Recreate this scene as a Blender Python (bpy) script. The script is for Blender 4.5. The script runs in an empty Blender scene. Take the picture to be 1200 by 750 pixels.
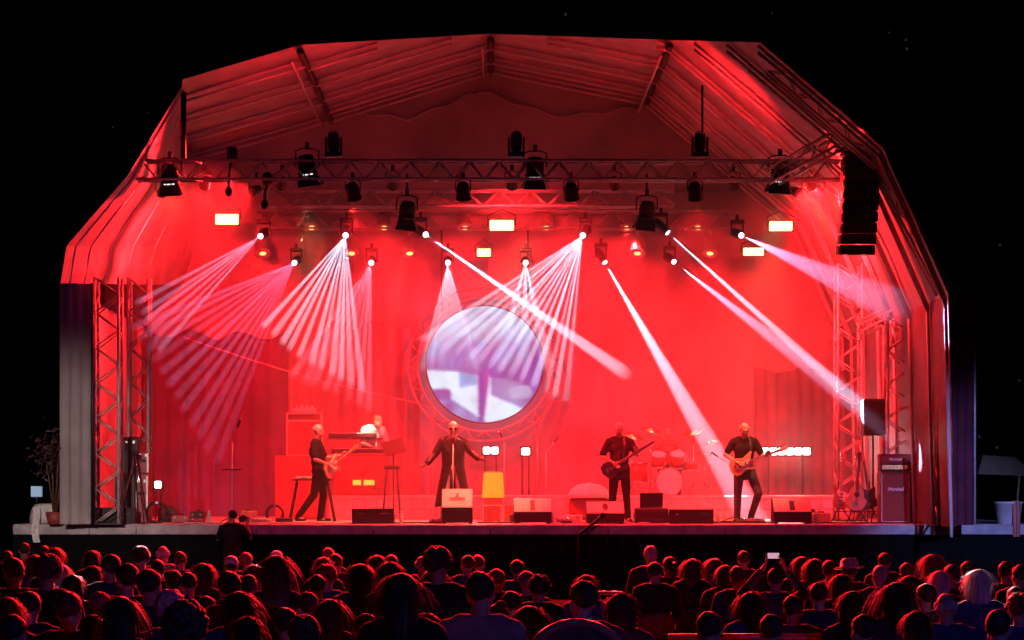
import bpy, math, random
from mathutils import Vector, Matrix, Euler, noise
random.seed(7)
S = bpy.context.scene
COL = S.collection
PI = math.pi
F = 2814.0                                    # focal length in photo pixels
def sc(y): return F / (42 + y)
def P(px, py, y):                             # a photo reading at a chosen distance y -> metres
    s = sc(y); return Vector(((px - 575) / s, y, 2.1 + (562 - py) / s))

# ------------------------------------------------------------------ camera, world, exposure
cam = bpy.data.cameras.new('camera'); co = bpy.data.objects.new('camera', cam); COL.objects.link(co)
co.location = (0, -42, 2.1); co.rotation_euler = (PI / 2, 0, 0)
cam.sensor_width = 36; cam.lens = F / 1200 * 36
cam.shift_x = 25 / 1200; cam.shift_y = 187 / 1200; cam.clip_start = .5; cam.clip_end = 900
S.camera = co
w = bpy.data.worlds.new('World'); S.world = w; w.use_nodes = True
nt = w.node_tree; N = nt.nodes; L = nt.links; bg = N['Background']
tc = N.new('ShaderNodeTexCoord'); vo = N.new('ShaderNodeTexVoronoi'); vo.inputs['Scale'].default_value = 130
L.new(tc.outputs['Generated'], vo.inputs['Vector'])
mr = N.new('ShaderNodeMapRange'); mr.inputs[1].default_value = .0; mr.inputs[2].default_value = .09
mr.inputs[3].default_value = 1; mr.inputs[4].default_value = 0
L.new(vo.outputs['Distance'], mr.inputs[0])
cx = N.new('ShaderNodeSeparateColor'); L.new(vo.outputs['Color'], cx.inputs[0])
gt = N.new('ShaderNodeMath'); gt.operation = 'GREATER_THAN'; gt.inputs[1].default_value = .8; L.new(cx.outputs[0], gt.inputs[0])
mu = N.new('ShaderNodeMath'); mu.operation = 'MULTIPLY'; L.new(mr.outputs[0], mu.inputs[0]); L.new(gt.outputs[0], mu.inputs[1])
mx = N.new('ShaderNodeMix'); mx.data_type = 'RGBA'; L.new(mu.outputs[0], mx.inputs[0])
mx.inputs[6].default_value = (.0002, .0002, .0004, 1); mx.inputs[7].default_value = (.03, .04, .06, 1)
L.new(mx.outputs[2], bg.inputs[0]); bg.inputs[1].default_value = 1.0
S.view_settings.view_transform = 'Standard'; S.view_settings.look = 'None'; S.view_settings.exposure = 0; S.view_settings.gamma = 1
c = S.cycles
c.use_denoising = True; c.max_bounces = 5; c.diffuse_bounces = 2; c.glossy_bounces = 2; c.transmission_bounces = 3
c.volume_bounces = 0; c.sample_clamp_indirect = 4; c.caustics_reflective = False; c.caustics_refractive = False
c.use_adaptive_sampling = False

# ------------------------------------------------------------------ materials
def mat(name, col, r=.6, metal=0, var=.25, scale=6, bump=0.0, bscale=40, emit=None, es=0):
    m = bpy.data.materials.new(name); m.use_nodes = True; nt = m.node_tree; b = nt.nodes['Principled BSDF']
    b.inputs['Roughness'].default_value = r; b.inputs['Metallic'].default_value = metal
    if emit:
        b.inputs['Emission Color'].default_value = (*emit, 1); b.inputs['Emission Strength'].default_value = es
    t = nt.nodes.new('ShaderNodeTexCoord')
    n = nt.nodes.new('ShaderNodeTexNoise'); n.inputs['Scale'].default_value = scale; n.inputs['Detail'].default_value = 3
    nt.links.new(t.outputs['Object'], n.inputs['Vector'])
    cr = nt.nodes.new('ShaderNodeValToRGB')
    cr.color_ramp.elements[0].color = (*[x * (1 - var) for x in col], 1); cr.color_ramp.elements[1].color = (*[min(1, x * (1 + var)) for x in col], 1)
    cr.color_ramp.elements[0].position = .35; cr.color_ramp.elements[1].position = .65
    nt.links.new(n.outputs['Fac'], cr.inputs[0]); nt.links.new(cr.outputs[0], b.inputs['Base Color'])
    if bump:
        n2 = nt.nodes.new('ShaderNodeTexNoise'); n2.inputs['Scale'].default_value = bscale; n2.inputs['Detail'].default_value = 4
        nt.links.new(t.outputs['Object'], n2.inputs['Vector'])
        bp = nt.nodes.new('ShaderNodeBump'); bp.inputs['Strength'].default_value = bump; bp.inputs['Distance'].default_value = .05
        nt.links.new(n2.outputs['Fac'], bp.inputs['Height']); nt.links.new(bp.outputs[0], b.inputs['Normal'])
    return m
M = dict(
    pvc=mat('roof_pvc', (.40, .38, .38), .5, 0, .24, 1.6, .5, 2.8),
    ribpaint=mat('pale_rib_paint', (.78, .74, .74), .35, 0, .1, 5),
    curtain=mat('curtain_cloth', (.42, .40, .40), .8, 0, .35, .55, .3, 4),
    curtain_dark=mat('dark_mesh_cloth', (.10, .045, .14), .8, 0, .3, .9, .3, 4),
    curtain_side=mat('side_cloth', (.36, .32, .33), .8, 0, .2, 1, .3, 6),
    alu=mat('truss_aluminium', (.58, .56, .56), .38, .25, .12, 9),
    black=mat('black_metal', (.012, .012, .013), .5, .1, .3, 9),
    blackbox=mat('black_painted_wood', (.014, .014, .015), .65, 0, .3, 14, .15, 60),
    grille=mat('speaker_grille', (.02, .02, .02), .7, .2, .4, 90),
    chrome=mat('chrome', (.7, .7, .7), .18, 1, .05, 8),
    deck=mat('stage_deck', (.48, .43, .42), .42, 0, .35, 2.5, .2, 25),
    trim=mat('stage_edge_paint', (.34, .32, .34), .5, 0, .25, 4, .1, 30),
    skirt=mat('black_skirt_cloth', (.004, .004, .005), .9, 0, .3, 3),
    chair_red=mat('dull_red_plastic', (.2, .035, .035), .5, 0, .15, 5),
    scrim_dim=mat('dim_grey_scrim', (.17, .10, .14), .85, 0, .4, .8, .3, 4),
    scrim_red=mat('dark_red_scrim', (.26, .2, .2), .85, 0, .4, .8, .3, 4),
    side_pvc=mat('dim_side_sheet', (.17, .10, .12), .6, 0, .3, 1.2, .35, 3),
    curtain_wine=mat('wine_dark_cloth', (.10, .012, .03), .85, 0, .3, 2, .3, 6),
    ground=mat('trodden_grass', (.035, .038, .022), .95, 0, .5, 2, .6, 14),
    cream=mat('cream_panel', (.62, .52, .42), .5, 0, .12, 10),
    riser=mat('riser_boards', (.55, .5, .47), .6, 0, .2, 5),
    white=mat('white_paint', (.78, .77, .75), .5, 0, .08, 7),
    whitecloth=mat('white_cloth', (.7, .66, .66), .8, 0, .15, 9, .3, 14),
    skin=mat('skin', (.52, .31, .22), .5, 0, .1, 14),
    skin2=mat('tanned_skin', (.40, .22, .15), .5, 0, .1, 14),
    blackcloth=mat('black_cotton', (.012, .011, .012), .85, 0, .3, 12, .25, 25),
    denim=mat('dark_denim', (.03, .033, .045), .8, 0, .4, 9, .2, 40),
    leather=mat('black_leather', (.012, .011, .011), .38, 0, .3, 12, .25, 18),
    whiteshirt=mat('white_cotton', (.74, .72, .7), .8, 0, .06, 9, .3, 20),
    hair_grey=mat('grey_hair', (.5, .46, .42), .5, 0, .3, 40),
    hair_dark=mat('dark_hair', (.035, .025, .02), .6, 0, .4, 50),
    hair_brown=mat('brown_hair', (.085, .05, .03), .6, 0, .4, 50),
    hair_fair=mat('fair_hair', (.26, .17, .09), .6, 0, .3, 50),
    hair_white=mat('white_hair', (.66, .64, .62), .5, 0, .15, 50),
    hair_red=mat('auburn_hair', (.22, .06, .03), .6, 0, .3, 50),
    yellow=mat('guitar_butterscotch', (.66, .42, .13), .25, 0, .1, 5),
    tan=mat('guitar_spruce', (.5, .24, .09), .3, 0, .2, 8),
    sunburst=mat('guitar_dark', (.03, .012, .008), .25, 0, .4, 3),
    paleguitar=mat('guitar_pale', (.6, .4, .28), .25, 0, .1, 5),
    maple=mat('maple_neck', (.55, .36, .17), .35, 0, .15, 20),
    wood=mat('dark_wood', (.11, .05, .025), .5, 0, .3, 8),
    brass=mat('cymbal_brass', (.75, .5, .16), .25, 1, .15, 9),
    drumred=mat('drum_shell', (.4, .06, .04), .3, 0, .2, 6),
    drumskin=mat('drum_head', (.72, .7, .66), .5, 0, .06, 8),
    amp=mat('amp_tolex', (.05, .018, .015), .6, 0, .3, 30, .2, 90),
    ampcloth=mat('amp_grille_cloth', (.20, .05, .03), .8, 0, .3, 80),
    gold=mat('gold_panel', (.6, .38, .12), .35, .8, .1, 9),
    plastic_white=mat('white_plastic', (.62, .6, .6), .4, 0, .1, 5),
    red_plastic=mat('red_lacquered_tube', (.75, .2, .16), .3, .1, .1, 5),
    rubber=mat('black_rubber', (.015, .015, .015), .6, 0, .3, 10),
    cable=mat('pale_cable', (.5, .4, .38), .6, 0, .1, 10),
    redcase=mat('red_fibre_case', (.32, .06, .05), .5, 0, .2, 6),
    awning=mat('awning_canvas', (.22, .17, .1), .8, 0, .2, 4),
    amber=mat('amber_lamp_lens', (.9, .5, .2), .3, 0, .05, 8, emit=(1, .36, .09), es=4),
    warmlens=mat('lit_warm_lens', (.9, .8, .7), .3, 0, .05, 8, emit=(1, .8, .62), es=4),
    whitelens=mat('lit_white_lens', (.9, .9, .9), .3, 0, .05, 8, emit=(.9, .9, 1), es=5),
    yellowled=mat('lit_yellow_leds', (.9, .8, .5), .3, 0, .05, 8, emit=(1, .72, .24), es=4.5),
    whiteled=mat('lit_white_leds', (.9, .9, .9), .3, 0, .05, 8, emit=(1, .94, .9), es=9),
    amberglow=mat('amber_lit_shade', (.8, .45, .05), .6, 0, .1, 6, emit=(1, .38, .015), es=.62),
    emberglow=mat('glowing_valves', (.8, .45, .05), .6, 0, .1, 6, emit=(1, .42, .05), es=1.6),
    blueglow=mat('lit_blue_screen', (.3, .5, .8), .4, 0, .1, 6, emit=(.35, .55, .8), es=.35),
    phoneglow=mat('lit_phone_screen', (.6, .6, .7), .3, 0, .1, 30, emit=(1, .6, .75), es=.55),
    rimlit=mat('lit_lens_gap', (.9, .9, .9), .3, 0, .05, 8, emit=(1, .85, .9), es=1.6),
)
for k_ in ('skirt', 'blackcloth', 'curtain', 'curtain_dark'): M[k_].node_tree.nodes['Principled BSDF'].inputs['Specular IOR Level'].default_value = .1
SHIRTS = [mat('black_jacket', (.012, .012, .014), .85, 0, .3, 8, .3, 16), mat('navy_shirt', (.018, .022, .06), .85, 0, .3, 8, .3, 16),
          mat('grey_shirt', (.06, .06, .066), .85, 0, .3, 8, .3, 16), mat('wine_top', (.09, .015, .02), .85, 0, .3, 8, .3, 16),
          mat('blue_shirt', (.03, .045, .17), .85, 0, .3, 8, .3, 16), mat('pale_top', (.28, .25, .23), .85, 0, .2, 8, .3, 16)]

# ------------------------------------------------------------------ mesh helpers
class MB:
    def __init__(s): s.v = []; s.f = []
    def add(s, vs, fs, m=None):
        b = len(s.v)
        s.v += [tuple(m @ Vector(p)) if m else tuple(p) for p in vs]; s.f += [tuple(b + i for i in q) for q in fs]; return s
    def box(s, c, d, m=None, ch=0):
        x, y, z = d[0] / 2, d[1] / 2, d[2] / 2
        if ch:                                           # chamfered along x edges and the front
            k = min(ch, x * .9, y * .9, z * .9); vs = []
            for sz, ins in ((-z, k), (-z + k, 0), (z - k, 0), (z, k)):
                for a, b in ((-x + ins, -y + ins), (x - ins, -y + ins), (x - ins, y - ins), (-x + ins, y - ins)):
                    vs.append((c[0] + a, c[1] + b, c[2] + sz))
            fs = [(0, 3, 2, 1), (12, 13, 14, 15)]
            for l in range(3):
                for i in range(4): fs.append((l * 4 + i, l * 4 + (i + 1) % 4, l * 4 + 4 + (i + 1) % 4, l * 4 + 4 + i))
            return s.add(vs, fs, m)
        vs = [(c[0] + a * x, c[1] + b * y, c[2] + e * z) for e in (-1, 1) for b in (-1, 1) for a in (-1, 1)]
        return s.add(vs, [(0, 2, 3, 1), (4, 5, 7, 6), (0, 1, 5, 4), (2, 6, 7, 3), (0, 4, 6, 2), (1, 3, 7, 5)], m)
    def tube(s, p, q, r, seg=8, r2=None):
        p, q = Vector(p), Vector(q); r2 = r if r2 is None else r2
        d = (q - p); 
        if d.length < 1e-6: return s
        qt = d.to_track_quat('Z', 'Y'); vs = []
        for pt, rr in ((p, r), (q, r2)):
            for i in range(seg):
                a = 2 * PI * i / seg; vs.append(pt + qt @ Vector((rr * math.cos(a), rr * math.sin(a), 0)))
        fs = [(i, (i + 1) % seg, seg + (i + 1) % seg, seg + i) for i in range(seg)] + [tuple(range(seg - 1, -1, -1)), tuple(range(seg, 2 * seg))]
        return s.add(vs, fs)
    def path(s, pts, r, seg=6):
        pts = [Vector(p) for p in pts]; vs = []; fs = []; n = len(pts)
        for k, p in enumerate(pts):
            d = pts[min(k + 1, n - 1)] - pts[max(k - 1, 0)]; qt = d.to_track_quat('Z', 'Y')
            rr = r[k] if isinstance(r, (list, tuple)) else r
            for i in range(seg):
                a = 2 * PI * i / seg; vs.append(p + qt @ Vector((rr * math.cos(a), rr * math.sin(a), 0)))
        for k in range(n - 1):
            for i in range(seg): fs.append((k * seg + i, k * seg + (i + 1) % seg, k * seg + seg + (i + 1) % seg, k * seg + seg + i))
        fs += [tuple(range(seg - 1, -1, -1)), tuple(range((n - 1) * seg, n * seg))]
        return s.add(vs, fs)
    def lathe(s, prof, seg=16, m=None, caps=True):
        vs = []; fs = []; n = len(prof)
        for r, z in prof:
            for i in range(seg):
                a = 2 * PI * i / seg; vs.append((r * math.cos(a), r * math.sin(a), z))
        for k in range(n - 1):
            for i in range(seg): fs.append((k * seg + i, k * seg + (i + 1) % seg, k * seg + seg + (i + 1) % seg, k * seg + seg + i))
        if caps: fs += [tuple(range(seg - 1, -1, -1)), tuple(range((n - 1) * seg, n * seg))]
        else: fs += [((n - 1) * seg + i, (n - 1) * seg + (i + 1) % seg, (i + 1) % seg, i) for i in range(seg)]
        return s.add(vs, fs, m)
    def ell(s, c, r, u=14, v=9, m=None):
        r = (r, r, r) if isinstance(r, (int, float)) else r
        vs = [(c[0], c[1], c[2] + r[2])]; fs = []
        for j in range(1, v):
            t = PI * j / v
            for i in range(u):
                a = 2 * PI * i / u; vs.append((c[0] + r[0] * math.sin(t) * math.cos(a), c[1] + r[1] * math.sin(t) * math.sin(a), c[2] + r[2] * math.cos(t)))
        vs.append((c[0], c[1], c[2] - r[2]))
        for i in range(u): fs.append((0, 1 + i, 1 + (i + 1) % u))
        for j in range(v - 2):
            for i in range(u): fs.append((1 + j * u + i, 1 + (j + 1) * u + i, 1 + (j + 1) * u + (i + 1) % u, 1 + j * u + (i + 1) % u))
        e = len(vs) - 1; b = 1 + (v - 2) * u
        for i in range(u): fs.append((b + i, e, b + (i + 1) % u))
        return s.add(vs, fs, m)
    def cap(s, p, q, r, r2=None, seg=10):               # capsule
        r2 = r if r2 is None else r2
        s.tube(p, q, r, seg, r2); s.ell(p, r, seg, 6); s.ell(q, r2, seg, 6); return s
    def chain(s, pts, rs, seg=10):
        for k in range(len(pts) - 1): s.cap(pts[k], pts[k + 1], rs[k], rs[k + 1], seg)
        return s
    def prism(s, pts, y0, y1, m=None):                   # outline in (x, z), thickness along y
        n = len(pts); vs = [(x, y0, z) for x, z in pts] + [(x, y1, z) for x, z in pts]
        return s.add(vs, [tuple(range(n)), tuple(range(2 * n - 1, n - 1, -1))] + [(i, n + i, n + (i + 1) % n, (i + 1) % n) for i in range(n)], m)
    def loft(s, rings, close=True):
        n = len(rings[0]); vs = [p for r in rings for p in r]; fs = []
        for k in range(len(rings) - 1):
            for i in range(n if close else n - 1): fs.append((k * n + i, k * n + (i + 1) % n, k * n + n + (i + 1) % n, k * n + n + i))
        if close: fs += [tuple(range(n - 1, -1, -1)), tuple(range((len(rings) - 1) * n, len(rings) * n))]
        return s.add(vs, fs)
    def mesh(s, name, m, smooth=False):
        me = bpy.data.meshes.new(name); me.from_pydata(s.v, [], s.f)
        if m: me.materials.append(m)
        if smooth: me.polygons.foreach_set('use_smooth', [True] * len(me.polygons))
        me.update(); return me
    def build(s, name, m, parent=None, smooth=False):
        return place(name, s.mesh(name, m, smooth), parent)
def place(name, me, parent=None, mtx=None):
    o = bpy.data.objects.new(name, me); COL.objects.link(o)
    if parent: o.parent = parent
    if mtx is not None: o.matrix_local = mtx
    return o
def tag(o, label=None, cat=None, group=None, kind=None):
    for k, v in (('label', label), ('category', cat), ('group', group), ('kind', kind)):
        if v: o[k] = v
    return o
def thing(name, label, cat, loc=(0, 0, 0), rz=0, group=None):
    o = bpy.data.objects.new(name, None); COL.objects.link(o); o.empty_display_size = .1
    o.location = loc; o.rotation_euler = (0, 0, rz); return tag(o, label, cat, group)
def copy_tree(o, parent=None):
    n = o.copy(); COL.objects.link(n)
    if parent: n.parent = parent
    for ch in KIDS.get(o, []): copy_tree(ch, n)
    return n
KIDS = {}
def index_kids(o):
    KIDS[o] = list(o.children)
    for ch in KIDS[o]: index_kids(ch)
def remesh(mb, name, m, voxel, it=3, parent=None):
    me = mb.mesh(name, m); o = bpy.data.objects.new(name, me); COL.objects.link(o)
    r = o.modifiers.new('r', 'REMESH'); r.mode = 'VOXEL'; r.voxel_size = voxel; r.use_smooth_shade = True
    sm = o.modifiers.new('s', 'SMOOTH'); sm.factor = .5; sm.iterations = it
    dg = bpy.context.evaluated_depsgraph_get(); nm = bpy.data.meshes.new_from_object(o.evaluated_get(dg))
    nm.name = name; nm.materials.clear(); nm.materials.append(m)
    bpy.data.objects.remove(o); bpy.data.meshes.remove(me)
    nm.polygons.foreach_set('use_smooth', [True] * len(nm.polygons))
    return place(name, nm, parent) if parent is not False else nm
def aim(d, up=Vector((0, 0, 1))):                        # matrix whose -Z looks along d
    z = -Vector(d).normalized(); x = Vector(up).cross(z)
    if x.length < 1e-4: x = Vector((1, 0, 0))
    x.normalize(); y = z.cross(x); return Matrix((x, y, z)).transposed().to_4x4()

# ------------------------------------------------------------------ lamps that are lit
def spot(parent, loc, tgt, col, W, deg, blend=.5, rad=.05, fan=None, xdir=None):
    l = bpy.data.lights.new('lamp_light', 'SPOT'); l.energy = W; l.color = col
    l.spot_size = math.radians(deg); l.spot_blend = blend; l.shadow_soft_size = rad
    o = bpy.data.objects.new('lamp_light', l); COL.objects.link(o)
    d = (Vector(tgt) - Vector(loc)).normalized(); z = -d
    x = Vector(xdir) if xdir is not None else Vector((0, 0, 1)).cross(z)
    x = (x - z * x.dot(z)).normalized(); y = z.cross(x)
    mw = Matrix.Translation(Vector(loc)) @ Matrix((x, y, z)).transposed().to_4x4()
    if parent:
        o.parent = parent; o.matrix_local = (Matrix.Translation(parent.location) @ parent.rotation_euler.to_matrix().to_4x4()).inverted() @ mw
    else: o.matrix_world = mw
    if fan:                                              # prism gobo: a flat fan of n rays
        n, width, thick, sharp = fan
        l.use_nodes = True; nt = l.node_tree; N = nt.nodes; L = nt.links; em = N['Emission']
        tc = N.new('ShaderNodeTexCoord'); sp = N.new('ShaderNodeSeparateXYZ'); L.new(tc.outputs['Normal'], sp.inputs[0])
        def Q(op, a, b=None):
            m = N.new('ShaderNodeMath'); m.operation = op
            for i, q in enumerate((a, b)):
                if q is None: continue
                if isinstance(q, (int, float)): m.inputs[i].default_value = q
                else: L.new(q, m.inputs[i])
            return m.outputs[0]
        zz = Q('ABSOLUTE', sp.outputs[2]); u = Q('DIVIDE', sp.outputs[0], zz); vv = Q('DIVIDE', sp.outputs[1], zz)
        cs = Q('COSINE', Q('MULTIPLY', Q('ADD', u, width), PI * n / width))
        st = Q('POWER', Q('SUBTRACT', .5, Q('MULTIPLY', cs, .5)), sharp)
        ins = Q('LESS_THAN', Q('ABSOLUTE', u), width)
        g = Q('POWER', 2.718, Q('MULTIPLY', Q('POWER', Q('ABSOLUTE', Q('DIVIDE', vv, thick)), 2), -1))
        L.new(Q('MULTIPLY', Q('MULTIPLY', st, ins), g), em.inputs['Strength'])
    return o

# ================================================================== SETTING
X_L, X_R = -8.35, 9.6
mb = MB(); n = 24
gs = [(-300 + 600 * i / n, -300 + 600 * j / n) for j in range(n + 1) for i in range(n + 1)]
mb.add([(x, y, 0) for x, y in gs], [(j * (n + 1) + i, j * (n + 1) + i + 1, (j + 1) * (n + 1) + i + 1, (j + 1) * (n + 1) + i) for j in range(n) for i in range(n)])
tag(mb.build('ground', M['ground']), kind='structure')

DECK = 1.32
sf = bpy.data.objects.new('stage_floor', None); COL.objects.link(sf); tag(sf, kind='structure')
for j in range(5):                                       # deck sheets of about 2 m
    for i in range(9):
        x0 = X_L + (X_R - X_L) * i / 9; x1 = X_L + (X_R - X_L) * (i + 1) / 9
        MB().box(((x0 + x1) / 2, .98 + 1.96 * j, DECK - .04), (x1 - x0 - .012, 1.948, .08), ch=.006).build('deck_board', M['deck'], sf)
edges = [X_L] + [P(px, 0, 0).x for px in (105, 160)] + [-4.1, -2.05, 0, 2.05, 4.1, P(1078, 0, 0).x, X_R]
for a, b in zip(edges[:-1], edges[1:]):
    mb = MB().box(((a + b) / 2, -.03, DECK - .095), (b - a - .014, .05, .17), ch=.008)
    mb.build('edge_panel', M['trim'], sf)
mb = MB(); nx = 220; vs = []                             # gathered black skirt below the lip
for k, z in enumerate((DECK - .19, .01)):
    for i in range(nx + 1):
        x = X_L + (X_R - X_L) * i / nx; vs.append((x, .0 + .035 * math.sin(i * 1.9) * (.4 + .6 * k), z))
mb.add(vs, [(i, i + 1, nx + 2 + i, nx + 1 + i) for i in range(nx)])
mb.build('skirt', M['skirt'], sf)

# ---- roof: cross-section at the back, run forward; front edge cut short to stand for the roof going dark
yb = 8.95
def bx(px, py): s = sc(yb); return ((px - 575) / s, 2.1 + (562 - py) / s)
V2, V3, V4, V5, V6 = bx(388, 135), bx(575, 78), bx(757, 115), bx(929, 262), bx(988, 395)
V7 = (V6[0] + .1, DECK)
roof = thing('stage_roof', 'arched stage roof of pale sheeting with ribs, glowing red over the band', 'stage roof')
def at(v, y): return Vector((v[0], y, v[1]))
def patch(name, a, b, c_, d, nu, nv, m, parent, amp=.03, freq=2.2, seed=0):
    # quad a-b (front) to d-c_ (back), sagging softly like stretched sheeting
    mb = MB(); vs = []
    nrm = (b - a).cross(d - a).normalized()
    for j in range(nv + 1):
        for i in range(nu + 1):
            u, v = i / nu, j / nv
            p = a.lerp(b, u).lerp(d.lerp(c_, u), v)
            h = noise.noise(Vector((u * freq + seed, v * freq, seed * .7))) * amp * math.sin(PI * v) * math.sin(PI * u)
            vs.append(p + nrm * h)
    mb.add(vs, [(j * (nu + 1) + i, j * (nu + 1) + i + 1, (j + 1) * (nu + 1) + i + 1, (j + 1) * (nu + 1) + i) for j in range(nv) for i in range(nu)])
    return mb.build(name, m, parent, True)
VM = (V4[0] + (V5[0] - V4[0]) * .36, V4[1] + (V5[1] - V4[1]) * .36)
L1f, L1b = P(214, 93, .7), P(205, 186, yb)
L1 = (L1b.x, L1b.z)
front = {'V2': .7, 'V3': 5.2, 'V4': 2.2, 'VM': -2.8, 'V5': -2.8, 'V6': -2.8, 'V7': -2.8}
pts = [('V2', V2), ('V3', V3), ('V4', V4), ('VM', VM), ('V5', V5), ('V6', V6), ('V7', V7)]
NB = 6
for k in range(len(pts) - 1):
    (n0, v0), (n1, v1) = pts[k], pts[k + 1]
    f0, f1 = front[n0], front[n1]
    for q in range(NB):
        t0, t1 = q / NB, (q + 1) / NB
        ya0, ya1 = f0 + (yb - f0) * t0, f0 + (yb - f0) * t1; yb0, yb1 = f1 + (yb - f1) * t0, f1 + (yb - f1) * t1
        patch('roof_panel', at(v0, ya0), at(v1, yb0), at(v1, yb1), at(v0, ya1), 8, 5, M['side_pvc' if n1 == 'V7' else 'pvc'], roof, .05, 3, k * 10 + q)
# left wing sheet with its shallow fall
for q in range(4):
    t0, t1 = q / 4, (q + 1) / 4
    a0, b0 = at(V2, .7), at(V2, yb)
    patch('roof_panel', L1f.lerp(L1b, t0), a0.lerp(b0, t0), a0.lerp(b0, t1), L1f.lerp(L1b, t1), 8, 5, M['pvc'], roof, .05, 3, 90 + q)
def rib(points, r=.03, drop=.11):
    MB().path(points, r, 6).build('rib_tube', M['ribpaint'], roof, True)
    MB().path([p + Vector((0, .0, -drop)) for p in points], r, 6).build('rib_tube', M['ribpaint'], roof, True)
def clipped(y):                                          # the arch at y, only where sheeting reaches forward that far
    out = []
    full = [('V2', V2), ('V3', V3), ('V4', V4), ('VM', VM), ('V5', V5), ('V6', V6), ('V7', V7)]
    for k in range(len(full) - 1):
        (n0, v0), (n1, v1) = full[k], full[k + 1]; f0, f1 = front[n0], front[n1]
        a, b = 0., 1.
        if f0 > y and f1 > y: continue
        if f0 > y: a = (f0 - y) / (f0 - f1)
        if f1 > y: b = (y - f0) / (f1 - f0)
        g = lambda t: Vector((v0[0] + (v1[0] - v0[0]) * t, y, v0[1] + (v1[1] - v0[1]) * t - .05))
        out.append([g(a), g(b)])
    return out
for y in (-2.7, -1.1, .7, 2.4, 4.2, 6.0, 7.6, 8.8):
    for seg in clipped(y):
        seg = [Vector((p.x * .995, p.y, p.z)) for p in seg]
        rib(seg)
for t in (.15, .4, .68, .97):
    rib([L1f.lerp(L1b, t) + Vector((0, 0, -.05)), at(V2, .7).lerp(at(V2, yb), t) + Vector((0, 0, -.05))], .03, .12)
for nme, v in (('V2', V2), ('V3', V3), ('V4', V4)):     # ridge beams running to the back
    a, b = at(v, front[nme]), at(v, yb)
    MB().tube(a + Vector((0, 0, -.12)), b + Vector((0, 0, -.12)), .07, 8).build('ridge_beam', M['black'], roof, True)
    MB().tube(a + Vector((-.16, 0, -.3)), b + Vector((-.16, 0, -.3)), .03, 6).build('ridge_beam', M['alu'], roof, True)
# left flank: sloping sheet from the wing down to the stage, with pressed welts
fl = thing('side_sheet', 'sloping red lit sheet closing the left flank of the roof', 'roof sheet')
oA = [P(215, 98, -.6), P(150, 205, -1.3), P(78, 288, -1.6), P(71, 332, -1.6)]
oB = [Vector((L1b.x, 8.9, L1b.z)), P(252, 205, 8.9), P(228, 290, 8.9), P(214, 334, 8.9)]
for k in range(3):
    patch('flank_panel', oA[k], oA[k + 1], oB[k + 1], oB[k], 10, 10, M['pvc'], fl, .08, 3, 40 + k)
for t in (.06, .16, .3, .46, .64):
    MB().path([oA[1].lerp(oB[1], t) + Vector((0, -.03, -.02)), oA[2].lerp(oB[2], t) + Vector((0, -.03, 0)), oA[3].lerp(oB[3], t) + Vector((0, -.03, 0))], .022, 6).build('welt', M['ribpaint'], fl, True)
for t in (.05, .3, .6):
    MB().path([oA[0].lerp(oB[0], t) + Vector((0, -.03, -.02)), oA[1].lerp(oB[1], t) + Vector((0, -.03, -.02))], .022, 6).build('welt', M['ribpaint'], fl, True)
# side walls of cloth
def drape(name, a, b, z0, z1, folds, amp, m, parent=None):
    mb = MB(); nu = folds * 6; vs = []; d = b - a; nr = Vector((-d.y, d.x, 0)).normalized()
    for j, z in enumerate([z0 + (z1 - z0) * k / 6 for k in range(7)]):
        for i in range(nu + 1):
            u = i / nu; p = a.lerp(b, u)
            h = amp * math.sin(u * folds * 2 * PI + .4 * math.sin(j)) + amp * .8 * noise.noise(Vector((u * 9, j * .6, z0)))
            vs.append((p.x + nr.x * h, p.y + nr.y * h, z))
    mb.add(vs, [(j * (nu + 1) + i, j * (nu + 1) + i + 1, (j + 1) * (nu + 1) + i + 1, (j + 1) * (nu + 1) + i) for j in range(6) for i in range(nu)])
    return mb.build(name, m, parent, True)
t = thing('side_curtain', 'grey white hanging curtain at the left front corner of the stage', 'curtain', (0, 0, 0))
a, b = P(70, 0, -.6), P(107, 0, -.45)
drape('cloth_strip', Vector((a.x, -.6, 0)), Vector((b.x, -.45, 0)), DECK + .01, P(0, 332, -.6).z, 3, .02, M['curtain_side'], t)
MB().tube((b.x + .02, -.45, DECK), (b.x + .02, -.45, 5.5), .03, 8).build('pole', M['black'], t, True)
t = thing('side_curtain', 'dark purplish curtain hanging at the right front corner of the stage', 'curtain', (0, 0, 0))
a, b = P(1113, 0, -1.6), P(1141, 0, -1.2)
drape('cloth_strip', Vector((a.x, -1.6, 0)), Vector((b.x, -1.2, 0)), DECK + .01, P(0, 346, -1.6).z, 3, .03, M['curtain_wine'], t)
MB().tube((b.x + .02, -1.2, DECK - .0), (b.x + .02, -1.2, 4.9), .02, 8).build('pole', M['alu'], t, True)
t = thing('side_curtain', 'red lit cloth closing the left side behind the truss towers', 'curtain')
drape('cloth_strip', Vector((-7.28, -.3, 0)), Vector((-7.5, yb - .05, 0)), DECK + .01, 5.4, 10, .03, M['curtain'], t)

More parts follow.
